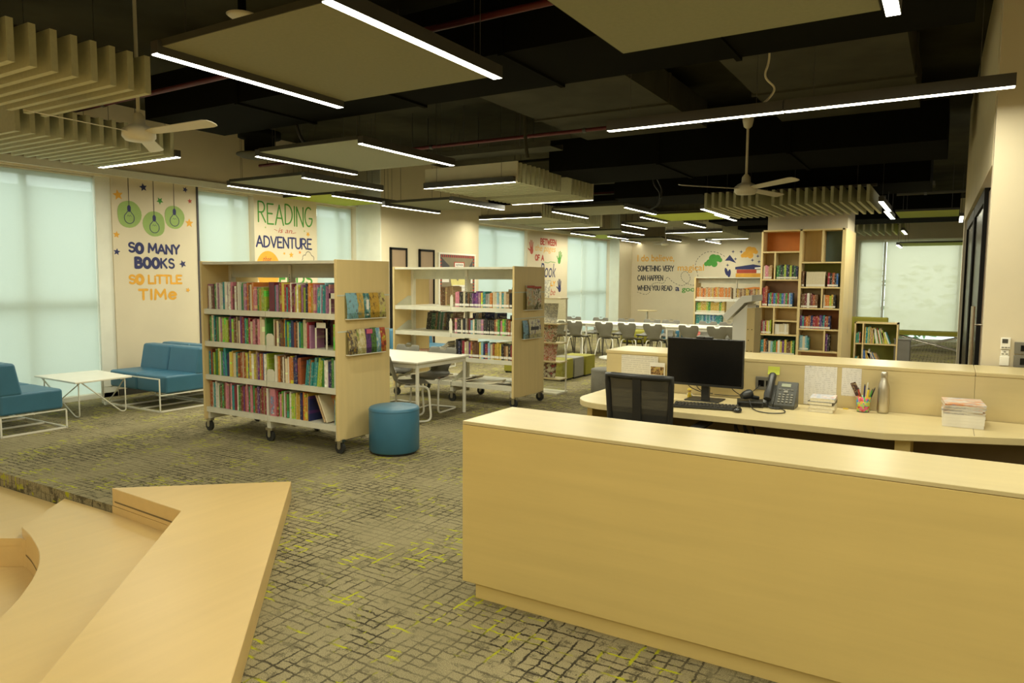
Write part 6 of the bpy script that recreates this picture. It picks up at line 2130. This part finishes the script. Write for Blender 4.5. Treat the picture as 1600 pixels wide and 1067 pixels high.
GL = {
    'A': (.72, [[(0, 0), (.36, 1), (.72, 0)], [(.13, .34), (.59, .34)]]),
    'B': (.58, [[(0, 0), (0, 1)], [(0, 1)] + arc(.25, .77, .27, .23, 90, -90) + [(0, .54)], [(0, .54)] + arc(.28, .27, .30, .27, 90, -90) + [(0, 0)]]),
    'D': (.64, [[(0, 0), (0, 1)], [(0, 1)] + arc(.14, .5, .5, .5, 90, -90, 14) + [(0, 0)]]),
    'E': (.52, [[(.52, 1), (0, 1), (0, 0), (.52, 0)], [(0, .52), (.42, .52)]]),
    'F': (.5, [[(.5, 1), (0, 1), (0, 0)], [(0, .52), (.4, .52)]]),
    'G': (.68, [arc(.36, .5, .36, .5, 55, 340, 18) + [(.68, .42), (.40, .42)]]),
    'H': (.6, [[(0, 0), (0, 1)], [(.6, 0), (.6, 1)], [(0, .5), (.6, .5)]]),
    'I': (.06, [[(.03, 0), (.03, 1)]]),
    'K': (.58, [[(0, 0), (0, 1)], [(.56, 1), (0, .45)], [(.16, .60), (.58, 0)]]),
    'L': (.48, [[(0, 1), (0, 0), (.48, 0)]]),
    'M': (.8, [[(0, 0), (.06, 1), (.4, .25), (.74, 1), (.8, 0)]]),
    'N': (.62, [[(0, 0), (0, 1), (.62, 0), (.62, 1)]]),
    'O': (.64, [arc(.32, .5, .32, .5, 90, 450, 22)]),
    'P': (.56, [[(0, 0), (0, 1)], [(0, 1)] + arc(.26, .74, .28, .26, 90, -90) + [(0, .48)]]),
    'R': (.6, [[(0, 0), (0, 1)], [(0, 1)] + arc(.26, .74, .28, .26, 90, -90) + [(0, .48)], [(.22, .48), (.6, 0)]]),
    'S': (.56, [arc(.28, .76, .25, .24, 30, 270, 12) + arc(.28, .26, .27, .26, 90, -150, 12)]),
    'T': (.6, [[(0, 1), (.6, 1)], [(.3, 1), (.3, 0)]]),
    'U': (.6, [[(0, 1), (0, .3)] + arc(.3, .3, .3, .3, 180, 360, 12) + [(.6, 1)]]),
    'V': (.66, [[(0, 1), (.33, 0), (.66, 1)]]),
    'W': (.9, [[(0, 1), (.22, 0), (.45, .8), (.68, 0), (.9, 1)]]),
    'Y': (.64, [[(0, 1), (.32, .48), (.64, 1)], [(.32, .48), (.32, 0)]]),
    'i': (.06, [[(.03, 0), (.03, .62)], [(.03, .85), (.03, .9)]]),
    'e': (.56, [[(.04, .36), (.52, .42)] + arc(.29, .36, .27, .36, 15, 320, 16)]),
    ' ': (.3, []),
}


def ribbon(m, fn, pts, w, n=8):
    """Flat painted stroke with round ends; fn(a, b) places it on the wall."""
    for i in range(len(pts) - 1):
        (x0, y0), (x1, y1) = pts[i], pts[i + 1]
        dx, dy = x1 - x0, y1 - y0
        L = math.hypot(dx, dy)
        if L < 1e-6:
            continue
        px, py = -dy / L * w / 2, dx / L * w / 2
        coat()
        m.add([fn(x0 + px, y0 + py), fn(x0 - px, y0 - py), fn(x1 - px, y1 - py), fn(x1 + px, y1 + py)], [(0, 1, 2, 3)])
    for (x, y) in pts:
        disc(m, fn, x, y, w / 2, n)


def disc(m, fn, x, y, r, n=10, ry=None):
    ry = ry or r
    coat()
    m.add([fn(x + r * math.cos(2 * math.pi * k / n), y + ry * math.sin(2 * math.pi * k / n)) for k in range(n)], [tuple(range(n))])


def poly(m, fn, P):
    coat()
    m.add([fn(a, b) for a, b in P], [tuple(range(len(P)))])


def star(m, fn, x, y, r, rot=0.2, k=5, inner=0.45):
    P = []
    for i in range(2 * k):
        rr = r if i % 2 == 0 else r * inner
        a = math.pi / 2 + rot + math.pi * i / k
        P.append((x + rr * math.cos(a), y + rr * math.sin(a)))
    for i in range(2 * k):
        poly(m, fn, [(x, y), P[i], P[(i + 1) % (2 * k)]])


def hand_text(body, fn, a0, a1, b0, b1, w, root, mat, space=0.22, slant=0.0, jig=0.0, heavy=(), drop=0.0):
    tot = sum(GL[c][0] for c in body) + space * (len(body) - 1)
    k = (a1 - a0 - w) / tot
    H = b1 - b0 - w
    m = MB(root.location)
    x = 0.0
    r = random.Random(len(body) * 3 + 1)
    for i, c in enumerate(body):
        gw, ss = GL[c]
        jy = r.uniform(-jig, jig)
        dz = drop * (x / tot)
        for s in ss:
            ww = w * (1.6 if i in heavy else 1.0)
            ribbon(m, fn, [(a0 + w / 2 + (x + p + slant * q) * k, b0 + w / 2 + (q + jy) * H + dz) for p, q in s], ww)
        x += gw + space
    return m.build('lettering', mat, root)


def font_text(body, fn, a0, a1, b0, b1, root, mat, shear=0.0, bold=0.0):
    cu = bpy.data.curves.new("lettering", 'FONT')
    cu.body = body
    cu.size = 1.0
    cu.shear = shear
    cu.offset = bold
    ob = bpy.data.objects.new("lettering", cu)
    COL.objects.link(ob)
    bpy.context.view_layer.update()
    dg = bpy.context.evaluated_depsgraph_get()
    me = bpy.data.meshes.new_from_object(ob.evaluated_get(dg))
    vs = [v.co.copy() for v in me.vertices]
    fs = [tuple(p.vertices) for p in me.polygons]
    bpy.data.objects.remove(ob)
    bpy.data.meshes.remove(me)
    x0, x1 = min(v.x for v in vs), max(v.x for v in vs)
    y0, y1 = min(v.y for v in vs), max(v.y for v in vs)
    m = MB(root.location)
    m.add([fn(a0 + (v.x - x0) / (x1 - x0) * (a1 - a0), b0 + (v.y - y0) / (y1 - y0) * (b1 - b0)) for v in vs], fs)
    return m.build('lettering', mat, root)


EPS = [0.0]


def coat():
    EPS[0] = (EPS[0] + 1e-5) % 0.0014


def on_left(x=WX, e=0.002):
    return lambda a, b: (x + e + EPS[0], a, b)


def on_far(e=0.002):
    return lambda a, b: (a, FY - e - EPS[0], b)


# --- SO MANY BOOKS SO LITTLE TIME
fn = on_left()
fn2 = on_left(e=0.0035)
fn3 = on_left(e=0.005)
t = thing('wall_mural', 'painted mural of three light bulbs and SO MANY BOOKS SO LITTLE TIME', 'mural', (WX + 0.001, 6.12, 2.0))
hand_text('SO MANY', fn, 5.70, 6.48, 1.94, 2.09, 0.030, t, 'navy', 0.16, jig=0.05, heavy=(1,))
hand_text('BOOKS', fn, 5.79, 6.39, 1.735, 1.89, 0.028, t, 'navy', 0.26, heavy=(0, 1, 2))
hand_text('SO LiTTLE', fn, 5.69, 6.50, 1.515, 1.655, 0.030, t, 'amber', 0.16, jig=0.04, heavy=(1,))
hand_text('TIMe', fn, 5.82, 6.41, 1.29, 1.455, 0.034, t, 'amber', 0.25)
for y, z, r, top in ((5.735, 2.465, 0.17, 2.42), (6.095, 2.36, 0.165, 2.32), (6.405, 2.475, 0.155, 2.44)):
    b = MB(t.location)
    P = [(y + r * (1 + 0.05 * math.sin(3 * a + y * 9)) * math.cos(a), z + r * (1 + 0.05 * math.cos(2 * a + y)) * 1.12 * math.sin(a)) for a in [2 * math.pi * i / 24 for i in range(24)]]
    poly(b, fn, P)
    halo = b.build('green_halo', 'sage', t)
    b = MB(t.location)
    ribbon(b, fn2, [(y, 2.95), (y, z + 0.1)], 0.009, 6)
    b.build('cord', 'charcoal_paint', t)
    b = MB(t.location)
    ribbon(b, fn2, [(y, z + 0.10), (y, z + 0.055)], 0.05, 6)
    ribbon(b, fn2, [(y - 0.02, z + 0.04)] + arc(y, z - 0.05, 0.07, 0.075, 125, 415, 20) + [(y + 0.02, z + 0.04)], 0.009, 6)
    ribbon(b, fn2, [(y - 0.03, z - 0.03), (y - 0.015, z - 0.01), (y, z - 0.03), (y + 0.015, z - 0.01), (y + 0.03, z - 0.03)], 0.004, 5)
    b.build('bulb', 'navy', t)
for y, z, r, mt in ((5.59, 2.71, 0.075, 'amber'), (5.95, 2.85, 0.06, 'navy'), (6.19, 2.69, 0.055, 'leaf'), (6.59, 2.89, 0.045, 'navy'), (6.66, 2.73, 0.04, 'brick_red'), (6.64, 2.41, 0.07, 'amber'), (5.55, 2.18, 0.05, 'amber'), (5.545, 1.95, 0.05, 'navy'), (6.515, 1.81, 0.06, 'navy'), (6.585, 1.43, 0.04, 'amber')):
    s = MB(t.location)
    star(s, fn, y, z, r, y * 7)
    s.build('star', mt, t)

# --- READING is an ADVENTURE
t = thing('wall_mural', 'painted mural READING is an ADVENTURE, partly behind the full rolling bookcase', 'mural', (WX + 0.001, 8.45, 2.0))
hand_text('READING', fn, 7.87, 9.04, 2.50, 2.85, 0.026, t, 'leaf', 0.18, jig=0.04)
font_text('is an', fn, 8.28, 8.58, 2.37, 2.45, t, 'brick_red', 0.3)
m = MB(t.location)
ribbon(m, fn, [(8.20, 2.42), (8.26, 2.40)], 0.008, 5)
ribbon(m, fn, [(8.58, 2.375), (8.66, 2.39)], 0.008, 5)
m.build('flourish', 'brick_red', t)
hand_text('ADVENTURE', fn, 7.82, 9.02, 2.11, 2.31, 0.030, t, 'navy', 0.17)
m = MB(t.location)
P = [(8.06 + 0.24 * math.cos(a), 1.78 + (0.28 if math.sin(a) > 0 else 0.36) * math.sin(a)) for a in [2 * math.pi * i / 28 for i in range(28)]]
poly(m, fn, P)
m.build('balloon', 'amber', t)
font_text('that', fn2, 7.96, 8.13, 1.88, 1.97, t, 'brick_red', 0.3)
hand_text('ENDS', fn, 8.28, 9.02, 1.50, 1.71, 0.036, t, 'leaf', 0.2)
m = MB(t.location)
ribbon(m, fn, [(8.78, 1.93)] + arc(8.84, 1.97, 0.04, 0.05, 200, 60, 8) + arc(8.93, 2.02, 0.06, 0.06, 160, 20, 8) + arc(9.02, 1.96, 0.04, 0.05, 100, -40, 8), 0.010, 6)
m.build('cloud', 'charcoal_paint', t)
for y, z, r, mt in ((8.93, 2.38, 0.05, 'amber'), (8.55, 2.01, 0.055, 'amber'), (8.74, 2.06, 0.035, 'orange_paint'), (8.40, 2.03, 0.03, 'amber'), (8.85, 2.43, 0.02, 'sage'), (8.02, 2.44, 0.02, 'sage')):
    s = MB(t.location)
    star(s, fn, y, z, r, y * 5)
    s.build('star', mt, t)

# --- BETWEEN the pages OF A Book
t = thing('wall_mural', 'painted mural of coloured hand prints and BETWEEN the pages OF A Book', 'mural', (WX + 0.001, 17.6, 2.0))
hand_text('BETWEEN', fn, 17.25, 18.20, 2.58, 2.77, 0.045, t, 'brick_red', 0.2)
font_text('the pages', fn, 16.98, 18.15, 2.36, 2.58, t, 'amber', 0.25)
hand_text('OF A', fn, 16.96, 17.48, 2.14, 2.32, 0.045, t, 'brick_red', 0.16)
font_text('Book', fn, 17.27, 18.18, 1.70, 2.09, t, 'navy', 0.25)
m = MB(t.location)
ribbon(m, fn, [(17.5, 2.12), (17.7, 2.10), (17.85, 2.14), (18.15, 2.12)], 0.015, 6)
m.build('flourish', 'leaf', t)
hand_text('LOVELY', fn, 17.30, 18.16, 1.45, 1.61, 0.040, t, 'amber', 0.18)
font_text('be', fn, 17.86, 18.16, 1.20, 1.38, t, 'brick_red', 0.3)
for y, z, s, mt, rot in ((16.77, 2.50, 1.0, 'brick_red', 0.1), (18.41, 2.27, 1.0, 'leaf', -0.35), (18.41, 1.47, 1.0, 'navy', 0.05)):
    h = MB(t.location)
    def hf(a, b, y=y, z=z, rot=rot):
        return fn(y + a * math.cos(rot) - b * math.sin(rot), z + a * math.sin(rot) + b * math.cos(rot))
    disc(h, hf, 0, -0.09, 0.09, 14, 0.10)
    for a0, b0, a1, b1, w in ((-0.06, -0.02, -0.10, 0.13, 0.036), (-0.02, 0.0, -0.03, 0.18, 0.038), (0.025, 0.0, 0.04, 0.17, 0.036), (0.06, -0.03, 0.10, 0.12, 0.034), (-0.07, -0.09, -0.17, -0.03, 0.04)):
        ribbon(h, hf, [(a0, b0), (a1, b1)], w)
    h.build('hand_print', mt, t)

# --- the lettering wall
fn = on_far()
fn2 = on_far(0.004)
t = thing('wall_mural', 'painted mural I do believe something very magical can happen, with books and clouds', 'mural', (-7.2, FY - 0.001, 1.9))
font_text('I do believe,', fn, -9.06, -7.78, 2.24, 2.50, t, 'amber', 0.0, 0.010)
hand_text('SOMETHING VERY', fn, -9.05, -7.78, 1.94, 2.14, 0.030, t, 'charcoal_paint', 0.16)
font_text('magical', fn, -7.66, -6.79, 1.90, 2.17, t, 'amber', 0.0, 0.010)
hand_text('WHEN', fn, -9.05, -8.58, 1.295, 1.48, 0.030, t, 'charcoal_paint', 0.16)
hand_text('YOU READ', fn, -8.53, -7.82, 1.30, 1.48, 0.030, t, 'charcoal_paint', 0.16)
# CAN HAPPEN
GL['C'] = (.6, [arc(.33, .5, .33, .5, 50, 310, 16)])
hand_text('CAN HAPPEN', fn, -9.05, -8.14, 1.63, 1.82, 0.030, t, 'charcoal_paint', 0.16)
font_text('a', fn, -7.72, -7.58, 1.30, 1.43, t, 'navy', 0.0, 0.02)
font_text('good', fn, -7.50, -6.93, 1.24, 1.45, t, 'leaf', 0.0, 0.015)
path = catmull([(-9.04, 1.25), (-8.74, 1.17), (-8.58, 1.29), (-8.53, 1.5), (-8.36, 1.57), (-8.13, 1.56), (-8.0, 1.75), (-7.8, 1.59), (-7.52, 1.48), (-7.31, 1.57), (-7.23, 1.73), (-7.37, 1.94), (-7.53, 1.86), (-7.5, 1.67), (-7.31, 1.54), (-7.07, 1.51), (-6.98, 1.78), (-7.07, 2.15), (-6.96, 2.4), (-6.7, 2.56), (-6.39, 2.54), (-6.11, 2.4)], 6)
m = MB(t.location)
for i in range(0, len(path) - 2, 2):
    ribbon(m, fn2, path[i:i + 2], 0.016, 5)
m.build('dashed_path', 'charcoal_paint', t)
for (x, z, s, mt) in ((-6.5, 2.30, 1.0, 'leaf'), (-5.38, 2.54, 0.9, 'amber')):
    m = MB(t.location)
    for a, b, r in ((-0.12, -0.08, 0.11), (0.0, 0.05, 0.14), (0.13, 0.06, 0.11), (-0.22, -0.12, 0.07), (0.04, -0.12, 0.10), (0.22, 0.0, 0.07)):
        disc(m, fn, x + a * s, z + b * s, r * s, 16)
    m.build('cloud', mt, t)
m = MB(t.location)
poly(m, fn2, [(-6.13, 2.28), (-5.98, 2.46), (-5.77, 2.20), (-5.98, 2.28)])
m.build('paper_plane', 'navy', t)
m = MB(t.location)
poly(m, fn, [(-5.78, 1.70), (-4.95, 1.70), (-4.95, 1.88), (-5.78, 1.88)])
m.build('painted_book', 'amber', t)
m = MB(t.location)
poly(m, fn, [(-5.75, 1.885), (-5.15, 1.885), (-5.15, 2.0), (-5.75, 2.0)])
m.build('painted_book', 'brick_red', t)
m = MB(t.location)
poly(m, fn, [(-5.80, 2.005), (-4.98, 2.005), (-4.95, 2.10), (-5.25, 2.16), (-5.80, 2.08)])
m.build('painted_book', 'navy', t)
m = MB(t.location)
poly(m, fn2, [(-5.14, 1.89), (-4.96, 1.89), (-4.96, 1.98), (-5.14, 1.98)])
poly(m, fn2, [(-5.2, 2.02), (-4.99, 2.02), (-4.97, 2.08), (-5.2, 2.06)])
m.build('painted_pages', 'card', t)
m = MB(t.location)
for x, z, a in ((-6.07, 1.93, 0.3), (-5.98, 1.88, -0.1), (-4.85, 1.80, -0.4), (-4.78, 1.84, 0.1)):
    P = [(x + 0.05 * math.sin(q) * math.cos(a) - 0.13 * math.cos(q) * math.sin(a), z + 0.05 * math.sin(q) * math.sin(a) + 0.13 * math.cos(q) * math.cos(a)) for q in [2 * math.pi * i / 12 for i in range(12)]]
    poly(m, fn, P)
m.build('painted_leaf', 'navy', t)
for x, z in ((-5.88, 2.56), (-5.63, 2.55), (-5.28, 2.29), (-5.12, 2.41), (-5.08, 2.24), (-6.04, 2.14), (-5.8, 2.33), (-4.8, 2.0)):
    s = MB(t.location)
    star(s, fn2, x, z, 0.06, 0.0, 4, 0.3)
    s.build('sparkle', 'navy', t)
m = MB(t.location)
poly(m, fn, [(-5.6, 1.40), (-5.2, 1.46), (-4.6, 1.44), (-4.2, 1.55), (-4.2, 1.48), (-4.6, 1.36), (-5.2, 1.32), (-5.7, 1.30)])
m.build('painted_ribbon', 'orange_paint', t)

# ------------------------------------------------------------------ the beige projecting wall: two doors, notice board, poster
PXW = -9.0
for n, (a, b) in enumerate(((10.37, 10.86), (11.23, 11.72))):
    m = MB()
    for y0, y1, z0, z1 in ((a, a + 0.04, 0, 2.21), (b - 0.04, b, 0, 2.21), (a, b, 2.17, 2.21)):
        m.box(PXW + 0.0005, PXW + 0.035, y0, y1, z0, z1)
    d = struct('door_%d' % (n + 4), m, 'door_frame')
    MB().box(PXW + 0.0005, PXW + 0.02, a + 0.041, b - 0.041, 0.0, 2.169).build('leaf', 'door_wood', d)
    MB().tube([(PXW + 0.02, a + 0.09, 1.0), (PXW + 0.06, a + 0.09, 1.0), (PXW + 0.06, a + 0.2, 1.0)], 0.009, 8).build('lever_handle', 'chrome', d)

o = (PXW + 0.03, 10.53, 1.29)
t = thing('poster', 'white framed poster with a yellow disc on the first brown door', 'poster', o)
MB(o).box(PXW + 0.0375, PXW + 0.041, 10.42, 10.66, 1.06, 1.51).build('sheet', 'card', t)
m = MB(o)
for y0, y1, z0, z1 in ((10.44, 10.455, 1.10, 1.47), (10.625, 10.64, 1.10, 1.47), (10.44, 10.64, 1.455, 1.47), (10.44, 10.64, 1.10, 1.115)):
    m.box(PXW + 0.0411, PXW + 0.043, y0, y1, z0, z1)
m.build('printed_border', 'navy', t)
fnp = on_left(PXW, 0.0425)
m = MB(o)
disc(m, fnp, 10.54, 1.36, 0.075, 20)
m.build('yellow_disc', 'yellow', t)
MB(o).box(PXW + 0.0411, PXW + 0.042, 10.47, 10.61, 1.13, 1.26).build('print', 'letter_y', t)

o = (PXW + 0.001, 12.53, 1.5)
t = thing('notice_board', 'framed AUTHOR notice board with red scalloped border on the beige wall', 'notice board', o)
BX = PXW + 0.001
MB(o).box(BX, BX + 0.02, 11.9, 13.17, 0.95, 2.14).build('felt', plain("brown_board_felt", (0.24, 0.20, 0.13), 0.9), t)
m = MB(o)
for y0, y1, z0, z1 in ((11.87, 11.905, 0.92, 2.17), (13.165, 13.2, 0.92, 2.17), (11.905, 13.165, 2.135, 2.17), (11.905, 13.165, 0.92, 0.955)):
    m.box(BX, BX + 0.03, y0, y1, z0, z1)
m.build('frame', 'white_metal', t)
fnb = on_left(BX, 0.0205)
fnb2 = on_left(BX, 0.022)
fnb3 = on_left(BX, 0.0245)
m, m2 = MB(o), MB(o)
k = 0
for i in range(36):
    y = 11.94 + 1.19 * i / 35
    for z in (2.105, 0.99):
        disc(m if k % 2 else m2, fnb, y, z, 0.03, 10)
    k += 1
for i in range(32):
    z = 1.0 + 1.1 * i / 31
    for y in (11.94, 13.13):
        disc(m if k % 2 else m2, fnb, y, z, 0.03, 10)
    k += 1
m.build('border_red', 'brick_red', t)
m2.build('border_black', 'charcoal_paint', t)
for P in ([(11.96, 2.07), (12.24, 1.90), (12.17, 1.80), (11.98, 1.78)], [(13.10, 2.05), (12.92, 1.86), (13.05, 1.76)]):
    m = MB(o)
    poly(m, fnb2, P)
    m.build('dark_cutout', 'charcoal_paint', t)
sg = MB(o).box(BX + 0.0205, BX + 0.022, 12.40, 12.78, 1.80, 1.99).build('sign', 'brick_red', t)
MB(o).box(BX + 0.0221, BX + 0.0235, 12.43, 12.75, 1.885, 1.97).build('sign_face', 'card', sg)
font_text('AUTHOR', fnb3, 12.46, 12.72, 1.905, 1.95, t, 'charcoal_paint', 0.0, 0.01)
m = MB(o)
poly(m, fnb2, [(12.25, 1.72), (12.36, 1.72), (12.53, 1.58), (12.66, 1.72), (12.86, 1.72), (12.80, 1.36), (12.34, 1.36)])
m.build('yellow_cutout', plain("pale_yellow_card", (0.72, 0.64, 0.24), 0.7), t)
MB(o).box(BX + 0.0225, BX + 0.024, 12.36, 12.80, 1.30, 1.50).build('printed_slip', 'letter_y', t)
MB(o).box(BX + 0.0205, BX + 0.022, 11.98, 12.22, 1.56, 1.67).build('pale_slip', 'card', t)
MB(o).box(BX + 0.0205, BX + 0.022, 13.02, 13.09, 1.54, 1.66).build('pale_slip', 'card', t)
